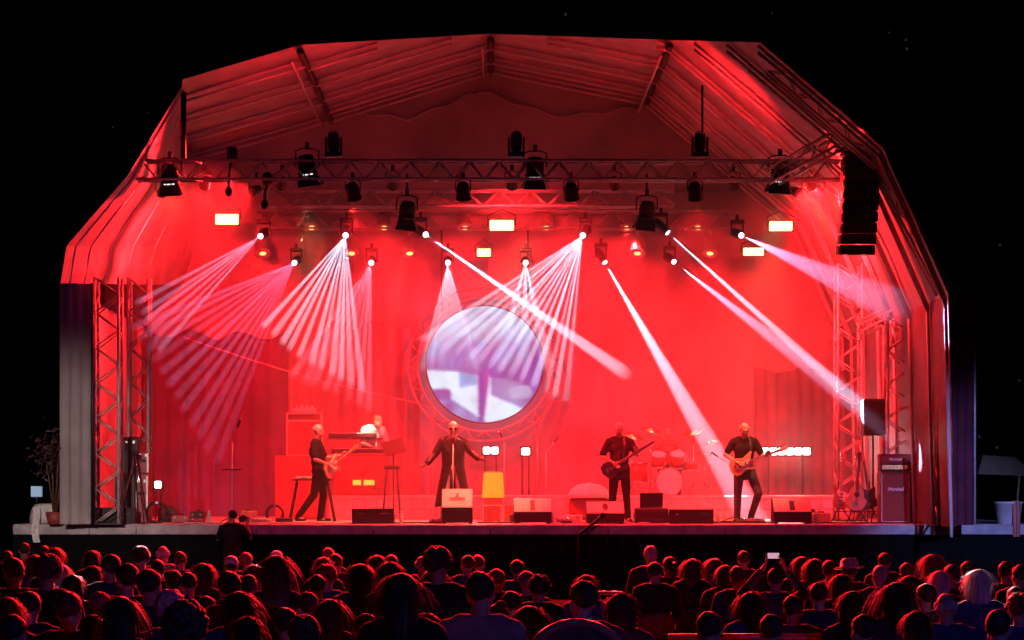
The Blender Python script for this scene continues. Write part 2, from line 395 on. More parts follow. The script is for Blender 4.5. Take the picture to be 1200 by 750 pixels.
# ---- back wall of cloth: gable sheet and hanging drops
bw = thing('backdrop_curtain', 'wide backdrop of hanging cloth drops behind the band under the arched roof', 'backdrop curtain')
YW = 9.0
zt = 8.9
MB().prism([(-8.2, DECK), (-8.2, 7.6), (L1[0], L1[1]), V4, V5, V6, V7], YW + .07, YW + .09).build('gable_sheet', M['curtain'], bw)
gab = [(L1[0], zt), (L1[0], L1[1]), V2, V3, V4, (V4[0] + (V5[0] - V4[0]) * (V4[1] - zt) / (V4[1] - V5[1]), zt)]
MB().prism(gab, YW + .02, YW + .05).build('gable_sheet', M['curtain'], bw)
for k, (a, b) in enumerate(((-3.2, -.3), (-.3, 3.1))):   # loose swags under the gable
    MB().path([Vector((a + (b - a) * i / 24, YW - .04, 10.15 + .16 * math.cos(i / 24 * 2 * PI) + .05 * math.sin(i * .9) - .35 * abs(a + (b - a) * i / 24) / 3)) for i in range(25)], .03, 6).build('swag', M['curtain'], bw, True)
xs = [-8.0 + 15.9 * i / 8 for i in range(9)]
for i in range(8):
    top = zt if i < 6 else (8.2 if i == 6 else 6.1)
    if i == 0: top = 7.6
    a, b = Vector((xs[i] + .004, YW, 0)), Vector((xs[i + 1] - .004, YW, 0))
    drape('cloth_drop', a, b, 4.7, top, 3, .02, M['curtain'], bw)
    drape('cloth_drop', a, b, DECK + .01, 4.69, 3, .02, M['curtain'], bw)
MB().box((6.9, YW - .05, 7.2), (.06, .04, .06)).build('drop_clip', M['alu'], bw)

def scrim(label, px0, px1, tops, y, m):                   # added cloth with a swagged hem, its tone standing in for dim backdrop zones
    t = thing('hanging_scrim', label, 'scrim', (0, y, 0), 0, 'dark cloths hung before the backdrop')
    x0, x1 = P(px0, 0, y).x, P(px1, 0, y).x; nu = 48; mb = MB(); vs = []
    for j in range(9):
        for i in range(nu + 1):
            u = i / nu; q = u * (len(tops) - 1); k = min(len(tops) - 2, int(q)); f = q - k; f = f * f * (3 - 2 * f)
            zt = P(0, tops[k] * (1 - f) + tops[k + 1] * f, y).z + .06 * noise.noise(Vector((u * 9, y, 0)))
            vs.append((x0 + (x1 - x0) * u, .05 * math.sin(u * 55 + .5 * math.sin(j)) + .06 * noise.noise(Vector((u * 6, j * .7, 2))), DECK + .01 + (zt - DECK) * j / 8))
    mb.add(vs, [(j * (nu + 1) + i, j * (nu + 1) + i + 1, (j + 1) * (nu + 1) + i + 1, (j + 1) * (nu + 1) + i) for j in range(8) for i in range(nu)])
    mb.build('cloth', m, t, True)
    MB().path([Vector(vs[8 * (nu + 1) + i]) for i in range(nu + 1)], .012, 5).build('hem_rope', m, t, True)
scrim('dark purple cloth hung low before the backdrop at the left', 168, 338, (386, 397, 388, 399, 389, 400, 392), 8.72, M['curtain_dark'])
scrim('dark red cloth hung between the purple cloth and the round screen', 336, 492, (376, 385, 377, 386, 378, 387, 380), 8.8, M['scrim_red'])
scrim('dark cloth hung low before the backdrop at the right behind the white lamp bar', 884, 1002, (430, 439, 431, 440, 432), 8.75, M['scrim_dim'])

# ---- haze from the smoke machines, filling the tent
hz = bpy.data.materials.new('stage_haze'); hz.use_nodes = True; hz.cycles.volume_sampling = 'EQUIANGULAR'; nt = hz.node_tree; nt.nodes.clear()
o = nt.nodes.new('ShaderNodeOutputMaterial'); pv = nt.nodes.new('ShaderNodeVolumePrincipled')
pv.inputs['Color'].default_value = (.93, .93, .93, 1); pv.inputs['Density'].default_value = .024; pv.inputs['Anisotropy'].default_value = .35
nt.links.new(pv.outputs[0], o.inputs['Volume'])
sec = [(-7.35, DECK + .006), (-7.3, 5.0), (-6.6, 7.0), (-6.0, 8.6), (V2[0], V2[1] - .12), (0, V3[1] - .12), (V4[0], V4[1] - .12), (V5[0] - .12, V5[1] - .12), (V6[0] - .1, V6[1]), (V7[0] - .1, DECK + .006)]
n = len(sec)
yf = [-.8, -.9, -.9, .9, 1.2, 5.6, 2.8, -1.6, -1.6, -1.2]
vs = [(x, yf[i], z) for i, (x, z) in enumerate(sec)] + [(x, 8.93, z) for x, z in sec]
rings_ = (1, .82, .64, .46, .28); cf = (0, 4.6); fr = []        # ragged front where the smoke thins out
for q in rings_[1:]:
    for i, (x, z) in enumerate(sec):
        for h in (0,):
            xx, zz = cf[0] + (x - cf[0]) * q, cf[1] + (z - cf[1]) * q
            fr.append((xx, max(-2.3, min(1.0, (yf[i] * q - .9 * (1 - q)) + .9 * noise.noise(Vector((xx * .9, zz * .9, 3))))), zz))
base = len(vs); vs += fr; vs.append((cf[0], -1.0, cf[1])); mb = MB()
fs = [(i, (i + 1) % n, n + (i + 1) % n, n + i) for i in range(n)] + [tuple(range(n, 2 * n))]
rows = [list(range(n))] + [list(range(base + k * n, base + k * n + n)) for k in range(len(rings_) - 1)]
for a, b in zip(rows[:-1], rows[1:]): fs += [(a[(i + 1) % n], a[i], b[i], b[(i + 1) % n]) for i in range(n)]
fs += [(rows[-1][(i + 1) % n], rows[-1][i], len(vs) - 1) for i in range(n)]
mb.add(vs, fs)
tag(mb.build('haze', hz), 'thin stage smoke drifting under the roof', 'smoke', kind='stuff')

# ================================================================== TRUSSES
brace_me = MB().tube((0, 0, 0), (0, 0, 1), .014, 5).mesh('brace', M['alu'], True)
def truss(label, p0, p1, wd, bay, group, faces=4, r=.025, name='lighting_truss', up=Vector((0, 0, 1)), cat='truss', m=None):
    p0, p1 = Vector(p0), Vector(p1); d = p1 - p0; Ln = d.length; x = d.normalized()
    y = Vector(up).cross(x)
    if y.length < .1: y = Vector((0, 1, 0)).cross(x)
    y.normalize(); z = x.cross(y)
    t = thing(name, label, cat, p0, 0, group)
    R = Matrix((x, y, z)).transposed().to_4x4(); h = wd / 2
    for a, b in ((-1, -1), (1, -1), (1, 1), (-1, 1)):
        o = MB().tube((0, a * h, b * h), (Ln, a * h, b * h), r, 8).build('chord', m or M['alu'], t, True); o.matrix_local = R
    nb = max(2, round(Ln / bay)); nb += nb % 2
    fs = [((-1, -1), (-1, 1)), ((1, -1), (1, 1)), ((-1, 1), (1, 1)), ((-1, -1), (1, -1))][:faces]
    for (c0, c1) in fs:
        for k in range(nb):
            a, b = (c0, c1) if k % 2 == 0 else (c1, c0)
            q0 = Vector((Ln * k / nb, a[0] * h, a[1] * h)); q1 = Vector((Ln * (k + 1) / nb, b[0] * h, b[1] * h))
            dd = q1 - q0
            place('brace', brace_me, t, R @ Matrix.Translation(q0) @ dd.to_track_quat('Z', 'Y').to_matrix().to_4x4() @ Matrix.Diagonal((1, 1, dd.length, 1)))
    return t
TZ = 7.5
truss('long aluminium lighting truss across the front carrying the big barn door lamps', (P(150, 0, 0).x, 0, TZ), (P(985, 0, 0).x, 0, TZ), .32, .26, 'lighting trusses', 4)
truss('middle lighting truss just behind the front one', (P(305, 0, 4).x, 4, TZ - .02), (P(790, 0, 4).x, 4, TZ - .02), .3, .3, 'lighting trusses', 4)
truss('rear lighting truss carrying the amber lamps above the round screen', (P(300, 0, 8).x, 8, TZ), (P(870, 0, 8).x, 8, TZ), .36, .4, 'lighting trusses', 4)
truss('slanting truss tying the right end of the front truss to the roof edge', P(905, 208, -.2), P(1003, 152, -1.5), .26, .3, 'lighting trusses', 3)
def tower(label, px0, px1, y, pyt, m=None):
    xa, xb = P(px0, 0, y).x, P(px1, 0, y).x; wd = xb - xa
    t = truss(label, ((xa + xb) / 2, y, DECK + .02), ((xa + xb) / 2, y, P(0, pyt, y).z), wd, .32, 'truss towers on the stage', 4, .026, 'truss_tower', Vector((0, 1, 0)), 'truss tower', m)
    MB().box((0, 0, -.01), (wd + .14, wd + .14, .02)).build('base_plate', M['black'], t); return t
tower('leftmost truss tower standing right beside the grey white curtain', 113, 141, -.1, 326)
tower('second truss tower from the left, behind the stacked black cases', 152, 175, 1.5, 326)
tower('truss tower behind the loudspeaker on a pole, innermost on the right', 980, 1008, 3.2, 310)
tower('truss tower behind the tall guitar amplifier on the right', 1038, 1066, 1.8, 372)
tower('outermost right truss tower beside the dark purple curtain', 1098, 1113, -1.4, 345)
tower('slim truss tower between the amplifier and the outermost tower', 1070, 1084, 4.5, 352)
truss('truss leg following the right roof edge down to the outermost tower', P(1040, 212, -2.2), P(1107, 342, -2.2), .26, .3, 'roof edge trusses', 3)
truss('truss along the upper right roof edge above the hanging loudspeakers', P(905, 78, -2.2), P(1032, 190, -2.2), .26, .3, 'roof edge trusses', 3)
truss('low horizontal truss joining the two right hand towers', P(1010, 384, 3.0), P(1040, 370, 2.0), .2, .25, 'roof edge trusses', 2)
# chain hanging points
for px, y, a, b, lab in ((823, .0, 100, 182, 'thin steel cable holding the front truss near its right end'), (215, .0, 108, 186, 'dark strap holding the front truss at its left end')):
    tag(MB().tube(P(px, a, y), P(px, b, y), .02 if px > 500 else .05, 6).build('hanging_cable', M['black'], None, True), lab, 'cable', 'cables holding the front truss')

# ---- ring truss and round screen
YS = 8.0; s = sc(YS); rs = thing('round_screen', 'round video screen glowing blue and white inside a ring truss', 'screen', P(568, 427, YS))
R0 = 68 / s
def pic(x, z):                                           # the moving picture on the screen, x,z in -1..1
    n1 = noise.noise(Vector((x * 2.2, z * 2.2, 1.3))); n2 = noise.noise(Vector((x * 4, z * 4, 7)))
    sky_, purple, lav, white = Vector((.06, .24, .48)), Vector((.02, .06, .34)), Vector((.10, .30, .58)), Vector((.40, .78, .95))
    k = min(1, max(0, (z + .05) / .6 + n1 * .7)); col = purple.lerp(sky_, k)
    if z > .42 + .12 * n2: col = col.lerp(Vector((.18, .44, .66)), min(1, (z - .42 - .12 * n2) * 7) * .8)
    edge = -.09 - .05 * (x + 1) - .12 * max(0, x + .4) + .02 * n2           # horizon of the white shape
    low = -.36 - .62 * max(0, x + 1) ** 1.15                     # its lower rim, falling away to the right
    if z < edge:
        if x < .1: col = white if z > low else lav.lerp(purple, min(1, max(0, .4 + n2)))
        else: col = Vector((.03, .07, .36)).lerp(lav, min(1, max(0, n1 * 1.6 + .15)))
    if x > .02 and z < -.52 - .42 * (x - .1) and z > -1.05 + .3 * x: col = white.lerp(lav, max(0, x - .45))
    if ((x + .74) / .17) ** 4 + ((z + .51) / .1) ** 2 < 1: col = Vector((.03, .08, .34))
    if -.44 < x < -.13 and edge - .17 - .4 * (-.13 - x) < z < edge + .0: col = Vector((.02, .36, .72))
    if ((x - .62) / .2) ** 2 + ((z + .48 + .1 * n2) / .12) ** 2 < 1: col = col.lerp(Vector((.2, .45, .7)), .8)
    sp = .1 - .05 * min(1, max(0, (-z - .3) / .65))
    if abs(x + .02 + .06 * max(0, -z - .3)) < sp and z < -.12: col = Vector((.04, .05, .34)) if x < .0 else Vector((.10, .06, .34))
    return col * (.92 + .3 * noise.noise(Vector((x * 3.1 + 5, z * 3.1, 2))) + (.14) * noise.noise(Vector((x * 9, z * 9, 4))))
mb = MB(); rings = 110; sg = 200
vs = [(0, 0, 0)]; cols = [pic(0, 0)]
for j in range(1, rings + 1):
    for i in range(sg):
        a = 2 * PI * i / sg; r = j / rings; x, z = r * math.cos(a), r * math.sin(a); vs.append((x * R0, 0, z * R0)); cols.append(sum((pic(x + dx, z + dz) for dx, dz in ((0, 0), (.03, .012), (-.03, .01), (.012, -.03), (-.012, .03))), Vector((0, 0, 0))) / 5)
fs = [(0, 1 + (i + 1) % sg, 1 + i) for i in range(sg)]
for j in range(rings - 1):
    for i in range(sg): fs.append((1 + j * sg + i, 1 + j * sg + (i + 1) % sg, 1 + (j + 1) * sg + (i + 1) % sg, 1 + (j + 1) * sg + i))
mb.add(vs, fs)
sm = bpy.data.materials.new('screen_picture'); sm.use_nodes = True; nt = sm.node_tree; b = nt.nodes['Principled BSDF']
ca = nt.nodes.new('ShaderNodeVertexColor'); ca.layer_name = 'picture'; nt.links.new(ca.outputs[0], b.inputs['Emission Color'])
b.inputs['Specular IOR Level'].default_value = .05; b.inputs['Base Color'].default_value = (.004, .004, .004, 1); b.inputs['Emission Strength'].default_value = 1.4; b.inputs['Roughness'].default_value = .5
me = mb.mesh('screen_face', sm); at_ = me.color_attributes.new('picture', 'FLOAT_COLOR', 'POINT')
for i, q in enumerate(cols): at_.data[i].color = (*q, 1)
place('screen_face', me, rs)
MB().lathe([(R0, -.03), (R0 + .03, -.03), (R0 + .03, .05), (R0, .05)], 72, Matrix.Rotation(PI / 2, 4, 'X'), False).build('bezel', M['black'], rs, True)
circ = lambda r, y, nn=73: [Vector((r * math.cos(2 * PI * i / (nn - 1)), y, r * math.sin(2 * PI * i / (nn - 1)))) for i in range(nn)]
ra, rb = 1.40, 1.60
for r in (ra, rb):
    for y in (-.1, .12): MB().path(circ(r, y), .024, 6).build('ring_chord', M['alu'], rs, True)
for i in range(44):
    a0, a1 = 2 * PI * i / 44, 2 * PI * (i + 1) / 44; r0, r1 = (ra, rb) if i % 2 else (rb, ra)
    p = Vector((r0 * math.cos(a0), -.1, r0 * math.sin(a0))); q = Vector((r1 * math.cos(a1), -.1, r1 * math.sin(a1))); dd = q - p
    place('brace', brace_me, rs, Matrix.Translation(p) @ dd.to_track_quat('Z', 'Y').to_matrix().to_4x4() @ Matrix.Diagonal((1, 1, dd.length, 1)))
for x in (-.9, .9):
    MB().tube((x, .1, 1.1), (x, .1, TZ - rs.location.z - .2), .02, 6).build('hanger', M['black'], rs, True)
for x in (-1.1, 1.1):
    MB().tube((x, .1, -1.05), (x, .1, DECK - rs.location.z + .01), .04, 6).build('leg', M['alu'], rs, True)

# ================================================================== LAMPS
RED = (1, .012, .016); WHITE = (.55, .76, 1.0); WARM = (1, .42, .21)
def clampyoke(t, top, piv, wd, m='black'):
    MB().box((0, 0, top + .05), (.07, .08, .12)).build('clamp', M[m], t)
    MB().path([(-wd, 0, piv), (-wd, 0, top - .04), (-wd * .5, 0, top), (wd * .5, 0, top), (wd, 0, top - .04), (wd, 0, piv)], .014, 6).build('yoke', M[m], t, True)
def fresnel(px, py, y, sz, tilt, label, lit=True, dimglow=True):
    p = P(px, py, y); t = thing('stage_lamp', label, 'stage lamp', p, 0, 'barn door lamps on the trusses')
    A = Euler((tilt[0], tilt[1], 0)).to_matrix().to_4x4()
    clampyoke(t, .34 * sz, .06 * sz, .2 * sz)
    o = MB().lathe([(.02, .24 * sz), (.1 * sz, .235 * sz), (.135 * sz, .2 * sz), (.15 * sz, .1 * sz), (.15 * sz, -.06 * sz), (.175 * sz, -.065 * sz), (.175 * sz, -.1 * sz), (.16 * sz, -.1 * sz)], 20).build('housing', M['black'], t, True); o.matrix_local = A
    for k in range(3):
        o = MB().box((0, 0, (.02 + .055 * k) * sz), (.318 * sz, .318 * sz, .012)).build('cooling_fin', M['black'], t); o.matrix_local = A
    for k in range(4):
        B = A @ Matrix.Rotation(k * PI / 2, 4, 'Z') @ Matrix.Translation((0, -.15 * sz, -.1 * sz)) @ Matrix.Rotation(-.22 if k % 2 == 0 else -.42, 4, 'X')
        o = MB().add([(-.14 * sz, 0, 0), (.14 * sz, 0, 0), (.2 * sz, 0, -.22 * sz), (-.2 * sz, 0, -.22 * sz), (-.14 * sz, .008, 0), (.14 * sz, .008, 0), (.2 * sz, .008, -.22 * sz), (-.2 * sz, .008, -.22 * sz)],
                     [(0, 1, 2, 3), (7, 6, 5, 4), (0, 3, 7, 4), (1, 5, 6, 2), (3, 2, 6, 7), (0, 4, 5, 1)]).build('barn_door', M['black'], t); o.matrix_local = B
    o = MB().lathe([(0.001, -.088 * sz), (.14 * sz, -.088 * sz), (.14 * sz, -.095 * sz), (.001, -.1 * sz)], 20).build('lens', M['warmlens' if lit else 'black'], t); o.matrix_local = A
    if dimglow:
        for a0, a1 in ((-2.35, -1.95), (-1.8, -1.45), (-1.3, -.85)):
            pts = [Vector((.172 * sz * math.cos(a0 + (a1 - a0) * i / 5), .172 * sz * math.sin(a0 + (a1 - a0) * i / 5), -.11 * sz)) for i in range(6)]
            o = MB().path(pts, .009, 5).build('lens_gap', M['rimlit'], t); o.matrix_local = A
    return t
FR = [(199, 208, 0, 1.0, (.18, -.05), 'black barn door lamp hanging at the far left end of the front truss'),
      (360, 197, 0, 1.0, (.15, -.12), 'black barn door lamp on the front truss, second of the big ones from the left'),
      (627, 200, 0, 1.0, (.2, 0), 'black barn door lamp on the front truss right above the round screen'),
      (914, 205, 0, 1.0, (.2, .06), 'black barn door lamp hanging on the front truss beside the loudspeaker column'),
      (477, 250, 2, .95, (.2, .1), 'lower hung black barn door lamp left of the round screen'),
      (758, 250, 2, .95, (.22, .1), 'lower hung black barn door lamp right of the round screen')]
tgt = [(-3.4, 2), (-2.9, 2), (-.6, 1.5), (4.3, 2), (-1.5, 3), (2.2, 2)]
for q, g in zip(FR, tgt):
    t = fresnel(*q, lit=True, dimglow=q[2] == 0)
    p = t.location + Vector((0, .1, -.42))
    if q[0] in (360, 627, 914): spot(t, p, (g[0], g[1], 2.0), WARM, 1900, 46, .8, .1)
    if q[0] == 477: spot(t, p, P(431, 512, 5.6), (1, .72, .5), 5200, 7, .7, .08)
for px in (477, 758):                                     # drop bars for the two lower lamps
    p = P(px, 250, 2); MB().tube((p.x, 2, p.z + .42), (p.x, 2, TZ + .2), .02, 6).build('drop_bar', M['black'], None, True)
    o = bpy.data.objects['drop_bar' if px == 477 else 'drop_bar.001']; tag(o, 'thin black drop bar above the lower hung lamp on the ' + ('screen side left' if px == 477 else 'screen side right'), 'bar')

def parcan(px, py, y, d, label, lens, group, col, W, deg, sz=1.0, body='black', blend=.6):
    p = P(px, py, y); t = thing('par_lamp', label, 'par lamp', p, 0, group)
    A = aim(d)
    o = MB().lathe([(.03, .26 * sz), (.075 * sz, .25 * sz), (.11 * sz, .17 * sz), (.115 * sz, .0), (.125 * sz, -.01), (.125 * sz, -.025), (.105 * sz, -.025)], 16).build('can', M[body], t, True); o.matrix_local = A
    o = MB().lathe([(.001, -.012), (.1 * sz, -.012), (.1 * sz, -.02), (.001, -.03)], 16).build('lens', M[lens], t, True); o.matrix_local = A
    c0 = A @ Vector((0, 0, .12 * sz))
    MB().path([c0 + Vector((-.13, 0, 0)), c0 + Vector((-.13, 0, .16)), c0 + Vector((0, 0, .22)), c0 + Vector((.13, 0, .16)), c0 + Vector((.13, 0, 0))], .011, 6).build('yoke', M[body], t, True)
    MB().box((c0.x, c0.y, c0.z + .27), (.06, .06, .1)).build('clamp', M[body], t)
    if W: spot(t, p + Vector(d).normalized() * .06, p + Vector(d).normalized() * 5, col, W, deg, blend, .08)
    return t
ords = ['first', 'second', 'third', 'fourth', 'fifth', 'sixth', 'seventh']
for i, px in enumerate((365, 450, 545, 640, 735, 818)):   # rear truss
    parcan(px, 266, 8, (.1 - (px - 575) / 900, -1.4, -2.2), f'small lamp glowing amber high on the rear truss, {ords[i]} from the left of six', 'amber', 'amber lamps on the rear truss', RED, 1900 if i in (1, 4) else 0, 90, 1.35, 'alu')
for i, px in enumerate((308, 412, 480, 747, 832)):
    parcan(px, 296, 8, (-(px - 575) / 900, -1.2, -2.2), f'amber lit lamp in the lower row under the rear truss, {ords[i]} from the left', 'amber', 'amber lamps hung lower', RED, 1900 if i in (0, 4) else 0, 90, 1.35, 'alu')
for i, (px, py, dx) in enumerate(((415, 232, .45), (543, 232, .1), (670, 232, .25), (815, 232, .3))):  # front truss, white lenses
    parcan(px, py, 0, (dx * .6, .75, -1.5), f'black spotlight with a white lit lens under the front truss, {ords[i]} of four', 'warmlens', 'small spotlights under the front truss', RED, 3000, 95, 1.1)
for i, px in enumerate((240, 330, 460, 600, 720, 860, 950)):       # wash lamps laid on the middle of the tent, lighting the cloth
    parcan(px, 218, 1.2, ((px - 575) / 700, 1.6, -1.12), f'black wash lamp in a row behind the front truss, {ords[i]} from the left of seven', 'black', 'wash lamps behind the front truss', RED, 6600 if i in (0, 3, 6) else 0, 92, .8)
for i, (px, py, q, lab) in enumerate(((296, 224, (100, 290, -1.2), 'black wash lamp turned outward to the left flank'), (190, 226, (150, 300, 6), 'second black wash lamp turned to the left flank'), (935, 226, (1075, 290, -1.2), 'black wash lamp turned outward to the right roof edge'), (960, 226, (1060, 330, 5), 'second black wash lamp turned to the right roof edge'))):
    parcan(px, py, 1.8, P(*q) - P(px, py, 1.8), lab, 'black', 'wash lamps turned to the flanks', RED, 2400 if i % 2 == 0 else 0, 95, .8)  # lamps added to brighten the red flanks
def clamped(px, py0, py1, label, name='lamp_bracket'):
    a, b = P(px, py0, 0), P(px, py1, 0); t = thing(name, label, 'lamp', a, 0, 'dark fittings on the front truss')
    h = a.z - b.z
    MB().lathe([(.03, 0), (.09, -.02), (.1, -.2), (.06, -.24)], 12).build('can', M['black'], t, True)
    MB().path([(0, 0, -.2), (-.05, 0, -h * .5), (-.06, 0, -h * .85)], .03, 6).build('arm', M['black'], t, True)
    MB().ell((-.06, 0, -h + .08), (.07, .07, .09)).build('lamp_head', M['black'], t, True)
for px, a, b, lab in ((272, 172, 230, 'dark bent bracket lamp left on the front truss, beside the leftmost big lamp'), (314, 202, 245, 'dark small lamp hanging below the front truss above the left light fan')):
    clamped(px, a, b, lab)
def upright(px, py, label):                               # lamps standing on top of the front truss
    p = P(px, py, .1); t = thing('moving_lamp', label, 'stage lamp', p, 0, 'dark lamps standing on the front truss')
    MB().box((0, 0, -.2), (.3, .22, .09), ch=.02).build('base', M['black'], t)
    for s_ in (-1, 1): MB().box((s_ * .13, 0, -.04), (.035, .12, .3), ch=.012).build('arm', M['black'], t)
    o = MB().lathe([(.03, .2), (.09, .18), (.105, 0), (.09, -.12), (.04, -.14)], 14).build('lamp_head', M['black'], t, True); o.matrix_local = Matrix.Rotation(.5, 4, 'X')
    o = MB().lathe([(.001, .205), (.06, .202), (.06, .21), (.001, .212)], 14).build('lens', M['drumskin'], t); o.matrix_local = Matrix.Rotation(.5, 4, 'X')
    return t
for px, lab in ((391, 'dark moving lamp on top of the front truss beside the second big lamp'), (605, 'dark moving lamp on top of the front truss above the screen'), (820, 'dark moving lamp on top of the front truss under the thin cable'), (976, 'small dark lamp high on the right roof edge truss')):
    t = upright(px, 168 if px < 900 else 153, lab)
    if px < 900: spot(t, P(px, 155, .3), P(px, 155, .3) + Vector(((px - 575) / 160, 2.2, 2.6)), RED, 380 if px > 800 else 170, 120, .9, .08)

def ledpanel(px, py, y, wpx, hpx, label, mt='yellowled'):
    p = P(px, py, y); s_ = sc(y); wd, h = wpx / s_, hpx / s_; t = thing('light_panel', label, 'light panel', p, 0, 'glowing yellow light panels')
    MB().box((0, .06, 0), (wd + .05, .1, h + .05), ch=.01).build('housing', M['black'], t)
    n = 4
    for i in range(n): MB().box((-wd / 2 + wd * (i + .5) / n, .0, 0), (wd / n - .006, .03, h), ch=.01).build('cell', M[mt], t)
    MB().path([(-wd / 2 - .04, .06, 0), (-wd / 2 - .04, .06, h), (0, .06, h + .12), (wd / 2 + .04, .06, h), (wd / 2 + .04, .06, 0)], .012, 5).build('yoke', M['black'], t, True)
for q in ((266, 257, 6.5, 27, 12, 'glowing yellow light panel at the far left, above the left light fan'), (588, 264, 6.5, 28, 12, 'glowing yellow light panel high in the middle, the upper one over the round screen'),
          (567, 296, 7.5, 16, 9, 'small glowing yellow light panel just above the round screen, the lower one'), (915, 265, 6.5, 27, 11, 'glowing yellow light panel at the right, the upper of two'),
          (883, 295, 7.5, 24, 9, 'glowing yellow light panel at the right, the lower of two')):
    ledpanel(*q)

def moving_head(px, py, y, d, label):
    p = P(px, py, y); t = thing('moving_head_lamp', label, 'moving head lamp', p, 0, 'moving head lamps throwing beams')
    A = aim(d)
    c0 = A @ Vector((0, 0, .2))
    o = MB().lathe([(.03, .18), (.075, .16), (.09, .05), (.08, -.12), (.065, -.19), (.058, -.19)], 16).build('lamp_head', M['black'], t, True); o.matrix_local = A @ Matrix.Translation((0, 0, .2))
    o = MB().lathe([(.001, .014), (.055, .014), (.055, .006), (.001, .002)], 16).build('lens', M['whitelens'], t, True); o.matrix_local = A
    for s_ in (-1, 1): MB().box((c0.x + s_ * .11, c0.y, c0.z + .08), (.03, .09, .24), ch=.012).build('arm', M['black'], t)
    MB().box((c0.x, c0.y, c0.z + .22), (.27, .2, .08), ch=.02).build('base', M['black'], t)
    MB().box((c0.x, c0.y, c0.z + .31), (.06, .06, .1)).build('clamp', M['black'], t)
    return t
def beam(src, dst, W, deg, label, col=WHITE, blend=.35):
    a, b = P(*src), P(*dst); t = moving_head(*src, b - a, label)
    d = (b - a).normalized(); spot(t, a + d * .03, b, col, W, deg, blend, .0)
def fan(src, A, B, yt, n, W, label, wid=.37, sharp=0, col=WHITE, ext=1.0):
    a = P(*src); p, q = P(*A, yt), P(*B, yt); m = (p - a).normalized() + (q - a).normalized(); m.normalize()
    t = moving_head(*src, m, label)
    dp, dq = (p - a).normalized(), (q - a).normalized(); step = math.degrees(dp.angle(dq)) / max(1, n - 1)
    for k in range(n):                                   # the prism splits the beam into n separate rays
        jit = random.Random(int(src[0]) * 31 + k); d = dp.lerp(dq, (k + (jit.uniform(-.16, .16) if 0 < k < n - 1 else 0)) / (n - 1)).normalized()
        spot(t, a + m * .03, a + d * 5, col, W * jit.uniform(.6, 1.25), step * wid * jit.uniform(1.7, 2.2), .4, .0)
# the beams seen in the photograph: lens position, where the rays leave the smoke
fan((305, 277, 4), (165, 352), (192, 404), -.6, 6, 52852, 'moving head lamp at the upper left throwing six mauve rays down leftwards', .37, 0, (.86, .55, 1))
fan((345, 308, 8), (165, 380), (262, 520), -.4, 12, 41184, 'moving head lamp throwing a faint wide fan over the lower left', .37, 0, (.75, .42, 1))
fan((405, 276, 4), (318, 372), (424, 452), -.6, 11, 105705, 'moving head lamp throwing the bright white fan left of the screen')
fan((435, 308, 8), (350, 430), (432, 470), -.4, 8, 41184, 'moving head lamp throwing a thin pinkish fan beside the bright left fan', .37, 0, (.85, .6, 1))
beam((499, 275, 4), (708, 420, -.6), 292600, 2.2, 'moving head lamp throwing one narrow white beam across the screen')
fan((525, 308, 7.6), (497, 425), (556, 425), -.4, 8, 86486, 'moving head lamp throwing a steep fan over the left of the screen')
fan((616, 308, 7.6), (585, 420), (640, 420), -.4, 3, 38438, 'moving head lamp throwing a faint short fan over the screen top')
fan((683, 276, 4), (510, 388), (665, 452), -.6, 14, 144144, 'moving head lamp throwing the broad white fan right of the screen')
beam((709, 308, 8), (852, 556, 5.1), 190000, 5.2, 'moving head lamp sending a white beam down to the right guitarist')
beam((783, 273, 4), (1023, 489, 2.0), 300000, 3.0, 'moving head lamp sending the brightest white beam to the right loudspeaker')
beam((790, 307, 8), (1014, 480, 2.0), 92400, 3.6, 'moving head lamp sending a second pale beam under the brightest one', (.8, .6, 1))
beam((869, 276, 4), (1052, 360, -1.6), 26000, 6.5, 'moving head lamp throwing a wide pink beam toward the right roof edge', (.8, .5, 1))
# plain lamps low on the stage
def floorlamp(px, py, y, wpx, hpx, label, group=None):
    p = P(px, py, y); s_ = sc(y); wd, h = wpx / s_, hpx / s_; base = DECK if y < 4.4 or y > 7.4 else RISER
    t = thing('floor_lamp', label, 'floor lamp', (p.x, y, base), 0, group); z = p.z - base
    MB().box((0, .05, z), (wd + .05, .08, h + .05), ch=.015).build('housing', M['black'], t)
    nn = max(1, round(wd / .18))
    for i in range(nn): MB().box((-wd / 2 + wd * (i + .5) / nn, 0, z), (wd / nn - .03, .03, h * .9), ch=.02).build('cell', M['whiteled'], t)
    for s__ in (-1, 1): MB().tube((s__ * wd * .35, .05, z), (s__ * wd * .35, .05, .0), .018, 6).build('leg', M['black'], t, True)
    if wpx > 30: spot(t, p + Vector((0, -.05, 0)), p + Vector((0, -4, -.2)), (1, .8, .75), 120, 150, 1, .15)
RISER = 1.78
floorlamp(921, 529, 7.8, 58, 9, 'long white lit lamp bar standing low behind the right guitarist')
floorlamp(575, 528, 7.6, 19, 9, 'bright white lamp box behind the amber shade in the middle', 'small white lamps at the back')
floorlamp(616, 529, 7.7, 11, 9, 'smaller white lamp box right of the amber shade', 'small white lamps at the back')
floorlamp(185, 568, 3.2, 9, 9, 'bright white lamp low beside the stacked black cases', 'small white lamps at the back')

